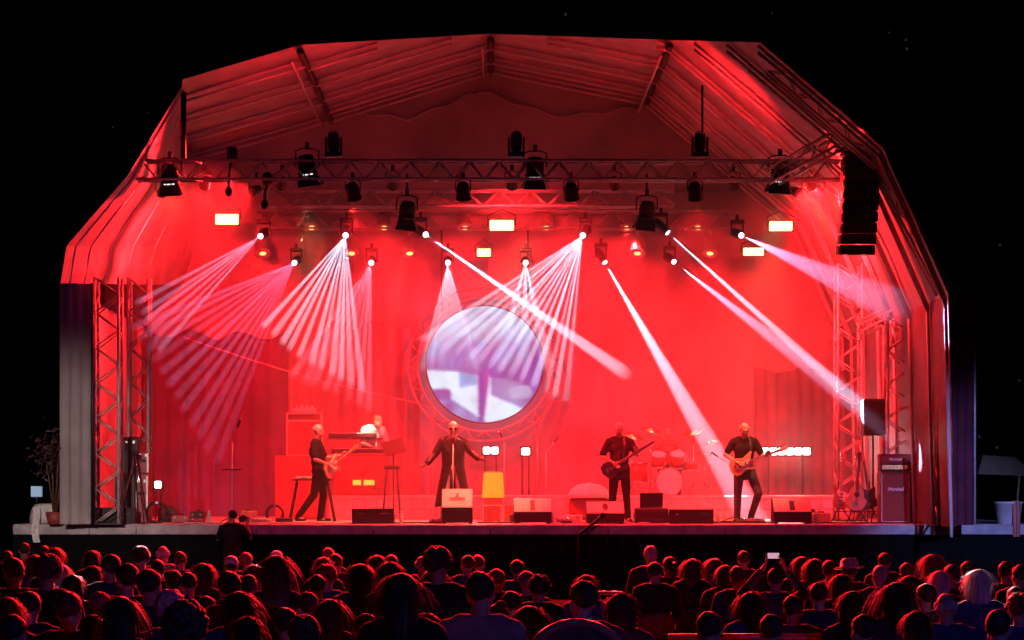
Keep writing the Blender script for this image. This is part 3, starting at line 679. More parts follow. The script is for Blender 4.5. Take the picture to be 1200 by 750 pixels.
# hung loudspeaker column
p = P(1008, 184, -1.2); t = thing('loudspeaker_column', 'tall black column of loudspeaker boxes hanging at the right of the stage', 'loudspeaker column', p)
sA = sc(-1.2); nb = 9; z = 0; ang = 0; yy = 0
for i in range(nb):
    h = 115 / sA / nb; ang = .012 * i; wd = 41 / sA
    o = MB().box((0, 0, -h / 2), (wd, .5, h - .012), ch=.012).build('cabinet', M['blackbox'], t)
    o.matrix_local = Matrix.Translation((-.006 * i * i * .18, yy, z)) @ Matrix.Rotation(ang, 4, 'X')
    g = MB().box((0, -.256, -h / 2), (wd - .05, .012, h - .05)).build('grille', M['grille'], o)
    for s_ in (-1, 1): MB().box((s_ * (wd / 2 + .008), -.1, -h / 2), (.014, .1, h * .6)).build('rigging_plate', M['black'], o)
    z -= h * math.cos(ang); yy += h * math.sin(ang)
MB().box((0, 0, .05), (.62, .5, .06), ch=.01).build('bumper_frame', M['black'], t)
for s_ in (-1, 1): MB().tube((s_ * .2, 0, .07), (0, 0, .55), .014, 6).build('sling', M['black'], t, True)
MB().lathe([(.05, .5), (.1, .52), (.1, .7), (.05, .72)], 12).build('chain_hoist', M['black'], t, True)
MB().tube((0, 0, .7), (0, 0, 1.1), .02, 6).build('chain', M['black'], t, True)

# ================================================================== GEAR ON THE STAGE
RZ = Matrix.Rotation(PI / 2, 4, 'Z')
def black_wedge(px0, px1, pyt, y, label):
    s_ = sc(y); wd = (px1 - px0) / s_; h = P(0, pyt, y).z - DECK; t = thing('monitor_wedge', label, 'monitor speaker', ((px0 + px1) / 2 / s_ - 575 / s_, y, DECK + .002), 0, 'black monitor speakers along the stage edge')
    MB().prism([(-.22, 0), (.26, 0), (.26, .07), (-.04, h), (-.22, h)], -wd / 2, wd / 2, RZ).build('cabinet', M['blackbox'], t)
    MB().add([(-wd / 2 + .04, .24, .09), (wd / 2 - .04, .24, .09), (wd / 2 - .04, -.0, h - .02), (-wd / 2 + .04, -.0, h - .02)], [(0, 1, 2, 3)], Matrix.Translation((0, .012, .012))).build('grille', M['grille'], t)
    for s__ in (-1, 1): MB().box((s__ * wd * .3, -.225, h * .6), (.14, .012, .05), ch=.01).build('handle', M['black'], t)
for q in ((108, 160, 595, .5, 'long black monitor speaker at the left end of the stage by the cases'), (413, 462, 596, .5, 'black monitor speaker right of the left guitarist'),
          (784, 835, 597, .5, 'black monitor speaker between the bass player and the right guitarist'), (1079, 1130, 596, .3, 'black monitor speaker in front of the outermost right tower')):
    black_wedge(*q)
def light_wedge(px, wpx, pyt, y, label, col, mark):
    s_ = sc(y); wd = wpx / s_; h = P(0, pyt, y).z - DECK; lo = h * .46; t = thing('monitor_wedge', label, 'monitor speaker', ((px - 575) / s_, y, DECK + .002), 0, 'pale faced monitor speakers')
    MB().prism([(-.26, .02), (.2, .02), (.2, h), (.03, h), (-.26, lo)], -wd / 2, wd / 2, RZ).build('cabinet', M['blackbox'], t)
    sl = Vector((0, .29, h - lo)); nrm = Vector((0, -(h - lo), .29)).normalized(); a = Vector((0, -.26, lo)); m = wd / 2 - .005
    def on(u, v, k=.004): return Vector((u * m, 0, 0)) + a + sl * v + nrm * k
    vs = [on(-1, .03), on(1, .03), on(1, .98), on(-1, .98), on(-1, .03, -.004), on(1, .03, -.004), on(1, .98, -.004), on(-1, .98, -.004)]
    MB().add(vs, [(0, 1, 2, 3), (7, 6, 5, 4), (0, 4, 5, 1), (1, 5, 6, 2), (2, 6, 7, 3), (3, 7, 4, 0)]).build('sloped_panel', M[col], t)  # pale slope: light falling on it put into the panel colour
    MB().add([on(*q, k=.008) for q in mark], [tuple(range(len(mark)))]).build('mark', M['redcase' if wpx < 37 else 'black'], t)
    MB().box((0, -.262, lo * .5), (wd * .8, .006, lo * .7), ch=.003).build('grille', M['grille'], t)
    for s__ in (-1, 1): MB().box((s__ * wd * .42, 0, .01), (.05, .36, .02)).build('foot', M['rubber'], t)
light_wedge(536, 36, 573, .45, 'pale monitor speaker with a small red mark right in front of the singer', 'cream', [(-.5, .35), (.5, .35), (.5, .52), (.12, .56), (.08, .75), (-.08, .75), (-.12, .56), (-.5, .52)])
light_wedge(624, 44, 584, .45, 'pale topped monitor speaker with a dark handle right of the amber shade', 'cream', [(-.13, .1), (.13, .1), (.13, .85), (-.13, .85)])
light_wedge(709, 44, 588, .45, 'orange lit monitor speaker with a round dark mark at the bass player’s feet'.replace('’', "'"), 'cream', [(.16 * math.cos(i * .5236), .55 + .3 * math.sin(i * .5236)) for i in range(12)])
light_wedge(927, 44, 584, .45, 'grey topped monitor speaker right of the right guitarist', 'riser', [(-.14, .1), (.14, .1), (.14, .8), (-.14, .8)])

# back riser of boarded blocks
rs_ = bpy.data.objects.new('stage_riser', None); COL.objects.link(rs_); rs_.location = (0, 0, DECK); tag(rs_, kind='structure')
RZt = RISER - DECK
xa, xb = P(385, 0, 5).x, P(1004, 0, 5).x; nblk = 11
for i in range(nblk):
    x0, x1 = xa + (xb - xa) * i / nblk, xa + (xb - xa) * (i + 1) / nblk
    MB().box(((x0 + x1) / 2, 6.2, RZt - .03), (x1 - x0 - .01, 2.4, .06), ch=.006).build('riser_top', M['riser'], rs_)
    for k in range(2):
        for j in range(4):
            xx0 = x0 + (x1 - x0) * j / 4
            MB().box((xx0 + (x1 - x0) / 8, 5.02, .1 + .195 * k), ((x1 - x0) / 4 - .012, .03, .185), ch=.006).build('panel', M['riser'], rs_)
def mic_stand(px, y, h, label, boom=None, tray=False, group='microphone stands', base=DECK):
    x = P(px, 0, y).x; t = thing('microphone_stand', label, 'microphone stand', (x, y, base + .001), 0, group)
    for k in range(3):
        a = k * 2.094 + .5; MB().tube((0, 0, .12), (.28 * math.cos(a), .28 * math.sin(a), .012), .011, 6).build('leg', M['black'], t, True)
    MB().tube((0, 0, .05), (0, 0, h), .012, 8).build('pole', M['alu'], t, True)
    e = Vector((0, 0, h))
    if boom:
        e = Vector(boom); MB().tube((-.1 * boom[0], -.1 * boom[1], h - .05), e, .009, 6).build('boom', M['alu'], t, True)
    d = (e - Vector((0, 0, h))).normalized() if boom else Vector((0, -.3, .9)).normalized()
    MB().cap(e, e + d * .12, .014, .018, 8).build('microphone', M['black'], t, True)
    MB().ell(e + d * .14, .026).build('grille_ball', M['chrome'], t, True)
    if tray: MB().box((0, -.05, h * .66), (.34, .2, .025), ch=.008).build('tray', M['black'], t)
    return t
mic_stand(272, 1.0, 1.45, 'lone tall microphone stand with a small tray on the left of the stage', (.1, -.02, 1.72), True)
mic_stand(531, 1.05, 1.42, 'straight microphone stand held right in front of the singer', group='microphone stands')
mic_stand(591, 4.2, 1.5, 'microphone stand at the back beside the amber shade', (-.05, -.1, 1.6))
mic_stand(640, 4.3, 1.35, 'microphone stand at the back right of the round screen', (.15, -.1, 1.5))
mic_stand(862, 1.6, 1.0, 'low boom stand behind the right guitarist', (-.3, .2, 1.2))

# amber lit shade box on a small crate
x = P(578, 0, 3.2).x; t = thing('amber_lamp', 'amber glowing box shaped shade on a crate near the middle', 'lamp', (x, 3.2, DECK))
s_ = sc(3.2); z0 = P(0, 583, 3.2).z - DECK; z1 = P(0, 554, 3.2).z - DECK
MB().loft([[(-.21, -.15, z0), (.21, -.15, z0), (.21, .15, z0), (-.21, .15, z0)], [(-.18, -.12, z1), (.18, -.12, z1), (.18, .12, z1), (-.18, .12, z1)]]).build('shade', M['amberglow'], t)
MB().box((0, 0, z0 / 2), (.34, .28, z0 - .01), ch=.02).build('crate', M['redcase'], t)
MB().box((0, -.0, z1 + .012), (.3, .2, .02)).build('cap', M['cream'], t)
for dx, lab in ((-.02, 'red flight case on the floor in front of the amber shade'), (.36, 'second red flight case beside the amber shade')):
    t = thing('flight_case', lab, 'flight case', (x + dx, 2.3, DECK + .001))
    MB().box((0, 0, .16), (.34, .3, .3), ch=.012).build('case', M['redcase'], t)
    for s__ in (-1, 1): MB().box((s__ * .165, -.0, .16), (.016, .312, .312)).build('edge_band', M['alu'], t)
# laptop on a rack case
x = P(763, 0, .8).x; t = thing('rack_case', 'black rack case with rows of gear under the open black screen', 'rack case', (x, .8, DECK + .001))
MB().box((0, 0, .14), (.58, .42, .26), ch=.012).build('case', M['blackbox'], t)
for k in range(3): MB().box((0, -.216, .06 + .08 * k), (.5, .012, .06), ch=.004).build('rack_unit', M['grille' if k % 2 else 'denim'], t)
for s__ in (-1, 1): MB().box((s__ * .3, 0, .14), (.03, .1, .1)).build('handle', M['chrome'], t)
t = thing('screen', 'open black screen standing on the rack case beside the bass player', 'screen', (x, .82, DECK + .272))
MB().box((0, 0, .012), (.4, .28, .022), ch=.006).build('base', M['black'], t)
o = MB().box((0, 0, .125), (.41, .018, .25), ch=.006).build('lid', M['blackbox'], t); o.matrix_local = Matrix.Translation((0, -.1, .024)) @ Matrix.Rotation(.12, 4, 'X')
MB().box((0, .012, .125), (.37, .004, .2)).build('display', M['grille'], o)
# pedals and small boxes along the front
for px, y, wd, lab in ((661, .7, .28, 'small black pedal right of the pale topped monitor speaker'), (510, .6, .22, 'small black pedal left of the pale monitor speaker at the centre'), (230, .8, .3, 'dark pedal board left of the tall microphone stand'), (880, .9, .5, 'pedal board at the right guitarist\'s feet'), (716, 1.0, .26, 'black pedal behind the orange lit monitor speaker')):
    t = thing('effects_pedal', lab, 'effects pedal', (P(px, 0, y).x, y, DECK + .001), 0, 'pedals on the stage floor')
    MB().prism([(-.12, 0), (.12, 0), (.12, .08), (-.12, .04)], -wd / 2, wd / 2, RZ).build('case', M['black'], t)
    for k in range(2): MB().lathe([(.016, 0), (.016, .03), (.012, .034)], 10, Matrix.Translation((-wd * .22 + wd * .44 * k, -.03, .055))).build('foot_switch', M['chrome'], t)

# keyboards: desk, two keyboards, music stand, stool
yk = 5.4; sK = sc(yk); x = P(425, 0, yk).x
t = thing('keyboard_desk', 'dark red boxy desk with two glowing orange lights under the keyboards', 'desk', (x, yk, RISER + .001))
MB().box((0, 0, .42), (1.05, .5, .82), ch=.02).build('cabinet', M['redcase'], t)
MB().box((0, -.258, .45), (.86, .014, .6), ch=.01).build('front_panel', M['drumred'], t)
for k, dx in enumerate((-.1, .14)):
    MB().box((dx, -.268, .26), (.16 + .05 * k, .012, .1), ch=.01).build('light', M['emberglow'], t)
def keyboard(x, y, z, wd, label):
    t = thing('keyboard', label, 'keyboard', (x, y, z), 0, 'keyboards on the desk')
    MB().box((0, 0, .05), (wd, .32, .09), ch=.015).build('case', M['black'], t)
    nk = int(wd / .045)
    mb = MB()
    for i in range(nk): mb.box((-wd / 2 + .03 + (wd - .06) * (i + .5) / nk, .07, .102), ((wd - .06) / nk - .003, .15, .014))
    tag(mb.build('keys', M['white'], t), kind='stuff')
keyboard(x - .05, yk, RISER + .83, 1.1, 'lower keyboard lying on the dark red desk')
t2 = thing('keyboard_rack', 'thin stand lifting the upper keyboard above the desk', 'keyboard stand', (x - .15, yk + .05, RISER + .84))
for s__ in (-1, 1): MB().tube((s__ * .45, .15, 0), (s__ * .45, .05, .28), .015, 6).build('arm', M['alu'], t2, True)
MB().box((0, .05, .285), (1.1, .2, .02)).build('shelf', M['black'], t2)
keyboard(x - .2, yk + .1, RISER + 1.14, .95, 'upper keyboard raised in front of the white shirted player')
def music_stand(px, py, y, label, base):
    p = P(px, py, y); t = thing('music_stand', label, 'music stand', (p.x, y, base), 0, 'music stands'); z = p.z - base
    o = MB().box((0, 0, 0), (.42, .012, .32), ch=.005).build('desk', M['black'], t); o.matrix_local = Matrix.Translation((0, 0, z)) @ Matrix.Rotation(-.5, 4, 'X') @ Matrix.Rotation(-.3, 4, 'Y')
    MB().tube((0, .03, .05), (0, .03, z - .02), .013, 6).build('pole', M['black'], t, True)
    for k in range(3):
        a = k * 2.094; MB().tube((0, .03, .1), (.24 * math.cos(a), .03 + .24 * math.sin(a), .01), .01, 6).build('leg', M['black'], t, True)
music_stand(461, 524, 5.0 - .5, 'dark music stand right of the keyboard desk', DECK)
x2 = P(459, 0, 4.2).x; t = thing('stool', 'black stool with a low seat below the music stand', 'stool', (x2, 4.2, DECK))
zs = P(0, 548, 4.2).z - DECK
MB().box((0, 0, zs), (.32, .3, .08), ch=.03).build('seat', M['leather'], t)
for a in (-1, 1):
    for b in (-1, 1): MB().tube((a * .1, b * .1, zs - .04), (a * .17, b * .17, .006), .013, 6).build('leg', M['black'], t, True)
# amplifier rack on the left with lit outline, cabinet below
y4 = 5.2; x = P(357, 0, y4).x; s_ = sc(y4)
t = thing('amplifier_cabinet', 'big dark red amplifier cabinet on the floor behind the left guitarist', 'amplifier', (P(352, 0, y4).x, y4, DECK + .001))
zc = P(0, 534, y4).z - DECK
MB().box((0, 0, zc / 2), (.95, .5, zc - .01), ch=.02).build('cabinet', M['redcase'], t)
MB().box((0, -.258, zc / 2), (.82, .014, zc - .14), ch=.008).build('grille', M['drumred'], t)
t = thing('amplifier_rack', 'open pale framed equipment rack on top of the dark red amplifier cabinet', 'equipment rack', (x, y4, DECK + zc))
ht = P(0, 484, y4).z - DECK - zc; wd = 41 / s_
for a in (-1, 1):
    for b in (-1, 1): MB().box((a * (wd / 2 - .012), b * .2, ht / 2), (.024, .024, ht)).build('post', M['cream'], t)
for z in (.012, ht - .15, ht - .012):
    MB().box((0, -.2, z), (wd - .05, .022, .02)).build('rail', M['cream'], t)
MB().box((0, .02, ht - .08), (wd - .06, .36, .11), ch=.008).build('drawer', M['wood'], t)
MB().box((0, .05, (ht - .16) / 2), (wd - .06, .34, ht - .2), ch=.01).build('amplifier_body', M['redcase'], t)
t = thing('effects_unit', 'small pale effects unit with knobs on top of the equipment rack', 'effects unit', (x, y4, DECK + zc + ht))
MB().box((0, 0, .05), (.46, .25, .09), ch=.01).build('case', M['riser'], t)
for k in range(4): MB().lathe([(.02, 0), (.02, .05)], 10, Matrix.Translation((-.15 + .1 * k, -.05, .095))).build('knob', M['white'], t)
# folding table left of centre
yt = 2.6; s_ = sc(yt); x = P(366, 0, yt).x; zt_ = P(0, 561, yt).z - DECK
t = thing('folding_table', 'black folding table with splayed legs behind the left guitarist', 'table', (x, yt, DECK))
MB().box((0, 0, zt_ - .02), (.72, .4, .035), ch=.008).build('table_top', M['blackbox'], t)
for a in (-1, 1):
    for b in (-1, 1): MB().tube((a * .28, b * .15, zt_ - .04), (a * .42, b * .18, .0), .018, 6).build('leg', M['black'], t, True)
    MB().tube((a * .36, -.17, .35), (a * .36, .17, .35), .012, 6).build('crossbar', M['black'], t, True)
tb = thing('cymbal_bag', 'small pale case lying on the black folding table', 'case', (x - .15, yt, zt_ + DECK))
MB().box((0, 0, .02), (.3, .2, .04), ch=.012).build('case', M['cream'], tb); MB().box((0, -.11, .02), (.1, .02, .02)).build('handle', M['black'], tb)
# coils of cable
def coil(px, y, r, label, upright=True, mt='black', turns=5):
    x = P(px, 0, y).x; t = thing('cable_coil', label, 'cable coil', (x, y, DECK + .001), 0, 'coiled cables on the stage'); pts = []
    for i in range(turns * 24):
        a = i / 24 * 2 * PI; rr = r * (1 + .08 * math.sin(i * .37)); q = .03 * math.sin(i * .21)
        pts.append((rr * math.cos(a), q, r * 1.05 + rr * math.sin(a)) if upright else (rr * math.cos(a), rr * .7 * math.sin(a), .02 + .012 * (i / 24)))
    MB().path(pts, .014, 5).build('cable', M[mt], t, True)
    MB().box((0, 0, .03 if not upright else r * 2.05), (.05, .08, .04)).build('cable_tie', M['chrome'], t)
coil(322, 1.6, .15, 'upright ring of black cable left of the black folding table')
coil(333, 1.3, .14, 'flat heap of cable at the left guitarist\'s back foot', False)
coil(306, 1.0, .17, 'flat heap of pale cable right of the tall microphone stand', False, 'cable')
coil(196, 1.4, .16, 'flat coil of black cable in front of the bright low lamp', False)
coil(1120, .8, .14, 'flat heap of pale cable by the outermost right tower', False, 'cable')
# left pile of cases
def case(px0, px1, py0, py1, y, label, mt='blackbox', base=None, name='flight_case', dp=.5):
    a, b = P(px0, py1, y), P(px1, py0, y); zb = a.z if base is None else base; t = thing(name, label, 'case', ((a.x + b.x) / 2, y, zb), 0, 'stacked equipment cases'); wd, h = b.x - a.x, b.z - zb
    MB().box((0, 0, h / 2), (wd, dp, h - .004), ch=.015).build('case', M[mt], t)
    for s__ in (-1, 1): MB().box((s__ * (wd / 2 - .02), -dp / 2 - .004, h / 2), (.03, .008, h * .9)).build('edge_band', M['alu' if mt == 'redcase' else 'black'], t)
    MB().box((0, -dp / 2 - .01, h * .6), (min(.14, wd * .5), .02, .05), ch=.008).build('handle', M['rubber'], t)
    for s__ in (-1, 1): MB().box((s__ * wd * .25, -dp / 2 - .006, h * .85), (.04, .012, .05)).build('latch', M['chrome'], t)
    return t, zb + h
_, zz = case(137, 160, 555, 600, 1.0, 'black case standing under the loudspeaker beside the left tower', base=DECK + .002)
_, zz2 = case(160, 176, 555, 600, 1.15, 'red fibre case standing beside the black case at the left', 'redcase', DECK + .002)
case(146, 163, 512, 555, 1.0, 'black loudspeaker box stacked on the black case at the left', base=zz, name='loudspeaker', dp=.4)
case(163, 176, 530, 555, 1.15, 'dark red drum case stacked on the red fibre case', 'redcase', zz2, dp=.35)
def tripod(px, y, pyt, label, spread=.3):
    x = P(px, 0, y).x; h = P(0, pyt, y).z - DECK; t = thing('tripod', label, 'tripod', (x, y, DECK), 0, 'tripods on the stage')
    for k in range(3):
        a = k * 2.094 + .9; MB().tube((0, 0, h), (spread * math.cos(a), spread * math.sin(a), .005), .014, 6).build('leg', M['chrome' if k < 2 else 'black'], t, True)
    MB().lathe([(.03, 0), (.05, .02), (.05, .09), (.02, .1)], 10, Matrix.Translation((0, 0, h))).build('head', M['black'], t, True)
    return h
tripod(158, .6, 535, 'thin legged tripod in front of the stacked black cases')
def cased_guitar(px, y, label):
    pass
coil(184, .9, .18, 'upright ring of dark cable leaning beside the red fibre case', True)
# ---- right hand amplifier stack
ya = 1.0; s_ = sc(ya); xa_, xb_ = P(1030, 0, ya).x, P(1074, 0, ya).x; wd = 34 / s_; xm = P(1047, 0, ya).x
z1 = P(0, 553, ya).z - DECK; z2 = P(0, 532, ya).z - DECK
t = thing('speaker_cabinet', 'tall guitar speaker cabinet with white script name on its brown grille', 'speaker cabinet', (xm, ya, DECK + .002))
MB().box((.12, 0, z1 / 2), (wd + .24, .4, z1 - .006), ch=.02).build('cabinet', M['amp'], t)
MB().box((0, -.206, z1 / 2), (wd - .06, .016, z1 - .09), ch=.006).build('grille', M['ampcloth'], t)
for s__ in (-1, 1): MB().box((s__ * (wd / 2 - .018), -.21, z1 / 2), (.016, .012, z1 - .06)).build('piping', M['cream'], t)
MB().box((0, -.21, .03), (wd - .04, .012, .014)).build('piping', M['cream'], t)
def lettering(parent, txt, size, loc, mt):
    cu = bpy.data.curves.new('lettering', 'FONT'); cu.body = txt; cu.size = size; cu.align_x = 'CENTER'; cu.align_y = 'CENTER'; cu.shear = .35; cu.extrude = .003; cu.offset = .002
    cu.materials.append(mt); o = bpy.data.objects.new('lettering', cu); COL.objects.link(o); me = bpy.data.meshes.new_from_object(o.evaluated_get(bpy.context.evaluated_depsgraph_get())); bpy.data.objects.remove(o); o = place('lettering', me, parent); o.location = loc; o.rotation_euler = (PI / 2, 0, 0)
lettering(t, 'Marshall', .085, (0, -.222, z1 * .66), M['white'])
t = thing('guitar_amplifier', 'guitar amplifier head with gold panel and white script name on the tall cabinet', 'amplifier', (xm, ya, DECK + z1))
hh = z2 - z1
MB().box((.1, 0, hh / 2), (wd + .2, .32, hh - .004), ch=.02).build('case', M['amp'], t)
MB().box((0, -.166, hh * .68), (wd - .06, .014, hh * .42), ch=.004).build('grille', M['ampcloth'], t)
MB().box((0, -.166, hh * .26), (wd - .06, .014, hh * .24), ch=.004).build('control_panel', M['gold'], t)
for k in range(6): MB().lathe([(.011, 0), (.011, .02)], 8, Matrix.Translation((-.17 + .068 * k, -.172, hh * .26)) @ Matrix.Rotation(PI / 2, 4, 'X')).build('knob', M['black'], t)
lettering(t, 'Marshall', .07, (0, -.178, hh * .7), M['white'])
# powered speaker on a pole
yp = 2.0; s_ = sc(yp); p = P(1023, 489, yp)
t = thing('pole_speaker', 'grey loudspeaker raised on a pole where the bright beam lands', 'loudspeaker', (p.x, yp, DECK))
zt_ = p.z - DECK; MB().box((0, 0, zt_), (25 / s_, .34, 43 / s_), ch=.03).build('cabinet', M['denim'], t)
MB().box((0, -.176, zt_), (25 / s_ - .05, .014, 43 / s_ - .06), ch=.01).build('grille', M['grille'], t)
MB().tube((0, 0, .1), (0, 0, zt_ - .3), .018, 8).build('pole', M['black'], t, True)
for k in range(3):
    a = k * 2.094 + .3; MB().tube((0, 0, .45), (.4 * math.cos(a), .4 * math.sin(a), .01), .013, 6).build('leg', M['black'], t, True)
case(1078, 1096, 562, 604, 2.2, 'upright black case right of the tall amplifier', base=DECK + .002)
_, zz = case(1084, 1108, 553, 604, 3.0, 'big dark case behind the outermost right tower', 'denim', DECK + .002)
case(1082, 1110, 520, 553, 3.0, 'dark rounded case on top of the big dark case', 'denim', zz)
p = P(1088, 500, 1.8); t = thing('floor_spotlight', 'dark spotlight on a tall stand right of the amplifier', 'spotlight', (p.x, 1.8, DECK))
zt_ = p.z - DECK
o = MB().lathe([(.05, .2), (.11, .16), (.13, 0), (.15, -.16), (.13, -.16)], 14).build('housing', M['black'], t, True); o.matrix_local = Matrix.Translation((0, 0, zt_)) @ Matrix.Rotation(1.3, 4, 'Y')
for k in range(2):
    o = MB().box((0, 0, 0), (.2, .01, .16)).build('barn_door', M['black'], t); o.matrix_local = Matrix.Translation((-.18, 0, zt_ + (.13 if k else -.13) - .03)) @ Matrix.Rotation(.5 if k else -.5, 4, 'Y')
MB().path([(.0, -.15, zt_), (.0, -.15, zt_ - .2), (0, .15, zt_ - .2), (0, .15, zt_)], .012, 6).build('yoke', M['black'], t, True)
MB().tube((0, 0, 0), (0, 0, zt_ - .2), .018, 8).build('pole', M['black'], t, True)
for k in range(3):
    a = k * 2.094 + .8; MB().tube((0, 0, .3), (.3 * math.cos(a), .3 * math.sin(a), .006), .012, 6).build('leg', M['black'], t, True)
for px, lab in ((1112, 'chrome tubular stool frame behind the right monitor speaker'), (1128, 'second chrome tubular frame at the far right of the stage')):
    t = thing('tube_frame', lab, 'metal frame', (P(px, 0, .9).x, .9, DECK), 0, 'chrome frames on the stage')
    MB().path([(-.14, -.1, 0), (-.12, -.1, .32), (.12, -.1, .32), (.14, -.1, 0)], .012, 6).build('front_loop', M['chrome'], t, True)
    MB().path([(-.14, .12, 0), (-.12, .1, .32), (.12, .1, .32), (.14, .12, 0)], .012, 6).build('back_loop', M['chrome'], t, True)
    MB().box((0, 0, .33), (.26, .22, .015)).build('plate', M['black'], t)
# far right bucket and outside awning
p = P(1182, 614, .2); t = thing('plastic_tub', 'white plastic tub with a cloth hanging over its rim at the far right', 'tub', (p.x, .2, DECK + .001))
MB().lathe([(.18, 0), (.19, .01), (.24, .36), (.255, .36), (.255, .39), (.225, .39), (.175, .03), (.001, .03)], 24).build('tub', M['plastic_white'], t, True)
mb = MB(); vs = []
for j in range(9):
    for i in range(7):
        u = (i / 6 - .5) * .13; v = j / 8; vs.append((.08 + u, -.24 - .05 * math.sin(v * 2) + .015 * math.sin(i * 2.2), .4 - v * .62 if j else .41))
mb.add(vs, [(j * 7 + i, j * 7 + i + 1, j * 7 + 8 + i, j * 7 + 7 + i) for j in range(8) for i in range(6)]); mb.build('cloth', M['redcase'], t, True)
MB().tube((.12, 0, .05), (.2, .0, .95), .02, 8).build('stick', M['wood'], t, True)
p = P(1172, 545, 6.0); t = thing('market_parasol', 'dim beige canopy on a dark post outside the stage at the far right', 'canopy', (p.x, 6.0, 0))
h = p.z; MB().loft([[(-.55, -.5, h - .18), (.6, -.5, h - .22), (.6, .5, h - .2), (-.55, .5, h - .18)], [(-.4, -.3, h + .2), (.25, -.3, h + .16), (.25, .3, h + .16), (-.4, .3, h + .2)]]).build('canopy_cloth', M['awning'], t)
MB().tube((.55, 0, 0), (.55, 0, h), .05, 8).build('post', M['wood'], t, True)
# far left: cloth covered table, crate, shrub, blue lit screen
p = P(60, 612, .3); t = thing('covered_table', 'low table under a crumpled white cloth at the far left of the stage', 'table', (p.x, .3, DECK + .001))
rings = []
for k, (z, sx, sy) in enumerate(((.0, .34, .26), (.12, .35, .27), (.26, .33, .25), (.33, .3, .22), (.35, .2, .15))):
    rings.append([(sx * math.copysign(abs(math.cos(a)) ** .6, math.cos(a)) + .02 * math.sin(a * 5 + k), sy * math.copysign(abs(math.sin(a)) ** .6, math.sin(a)) + .02 * math.cos(a * 7 + k), z + .015 * math.sin(a * 3)) for a in [2 * PI * i / 36 for i in range(36)]])
MB().loft(rings).build('cloth', M['whitecloth'], t, True)
mb = MB(); vs = []
for j in range(8):
    for i in range(5): vs.append((-.2 + (i / 4 - .5) * .12 + .02 * math.sin(j), -.36 + .012 * math.sin(i * 2 + j), .3 - .62 * j / 7))
mb.add(vs, [(j * 5 + i, j * 5 + i + 1, j * 5 + 6 + i, j * 5 + 5 + i) for j in range(7) for i in range(4)]); mb.build('hanging_end', M['whitecloth'], t, True)
case(82, 103, 591, 613, .6, 'blue grey gear case at the foot of the left curtain', 'denim', DECK + .002)
p = P(43, 576, 3); t = thing('lit_box', 'small blue lit box glowing in the dark left of the stage', 'lamp', (p.x, 3, 0))
MB().box((0, 0, p.z), (.2, .1, .2), ch=.01).build('screen', M['blueglow'], t); MB().tube((0, 0.02, 0), (0, .02, p.z - .1), .025, 6).build('post', M['black'], t, True)
def shrub(px, y, z0, z1, rad, label, n=500, m=None):
    x = P(px, 0, y).x; t = thing('potted_plant', label, 'plant', (x, y, z0))
    hgt = z1 - z0; mb = MB(); st = MB()
    for b in range(7):
        a = b * .9; e = Vector((rad * .7 * math.cos(a), rad * .7 * math.sin(a), hgt * (.55 + .06 * b))); st.path([(0, 0, .1), e * .5 + Vector((0, 0, .1)), e], [.02, .014, .006], 5)
        for k in range(n // 7):
            q = e + Vector((random.gauss(0, .12), random.gauss(0, .1), random.gauss(0, .14))); R = Euler((random.random() * 6, random.random() * 6, random.random() * 6)).to_matrix().to_4x4()
            mb.add([(-.02, 0, 0), (0, -.012, .06), (.02, 0, 0), (0, .006, -.05)], [(0, 1, 2, 3)], Matrix.Translation(q) @ R)
    st.build('stem', M['wood'], t, True); tag(mb.build('leaves', m, t), kind='stuff')
    MB().lathe([(.12, 0), (.16, .22), (.14, .22), (.11, .03), (.001, .03)], 18).build('pot', M['redcase'], t, True)
leafm = mat('shrub_leaf', (.05, .015, .014), .6, 0, .4, 20)
shrub(64, -.2, DECK + .001, P(0, 508, -.2).z, .26, 'dark reddish leafy plant in front of the grey white curtain', 500, leafm)
# thin cable lines crossing behind the band
for a, b, lab in (((215, 395, 7.5), (492, 473, 7.9), 'thin pale line strung from the left side down to the ring truss'), ((648, 472, 7.9), (770, 433, 7.5), 'thin pale line strung from the ring truss up to the right')):
    tag(MB().path([P(*a).lerp(P(*b), i / 8) + Vector((0, 0, -.1 * math.sin(PI * i / 8))) for i in range(9)], .013, 5).build('guy_line', M['cable'], None, True), lab, 'line', 'thin lines strung behind the band')
# black microphone boom reaching in from the pit
t = thing('boom_arm', 'black boom arm rising from the pit in front of the orange lit speaker', 'boom arm', P(678, 628, -.9))
MB().tube((0, 0, 0), P(706, 604, -.9) - P(678, 628, -.9), .03, 8).build('arm', M['black'], t, True)
MB().tube((0, 0, 0), (-.02, 0, -1.13), .018, 8).build('stand', M['skirt'], t, True)
MB().ell(P(706, 604, -.9) - P(678, 628, -.9), (.05, .05, .05)).build('microphone', M['black'], t, True)

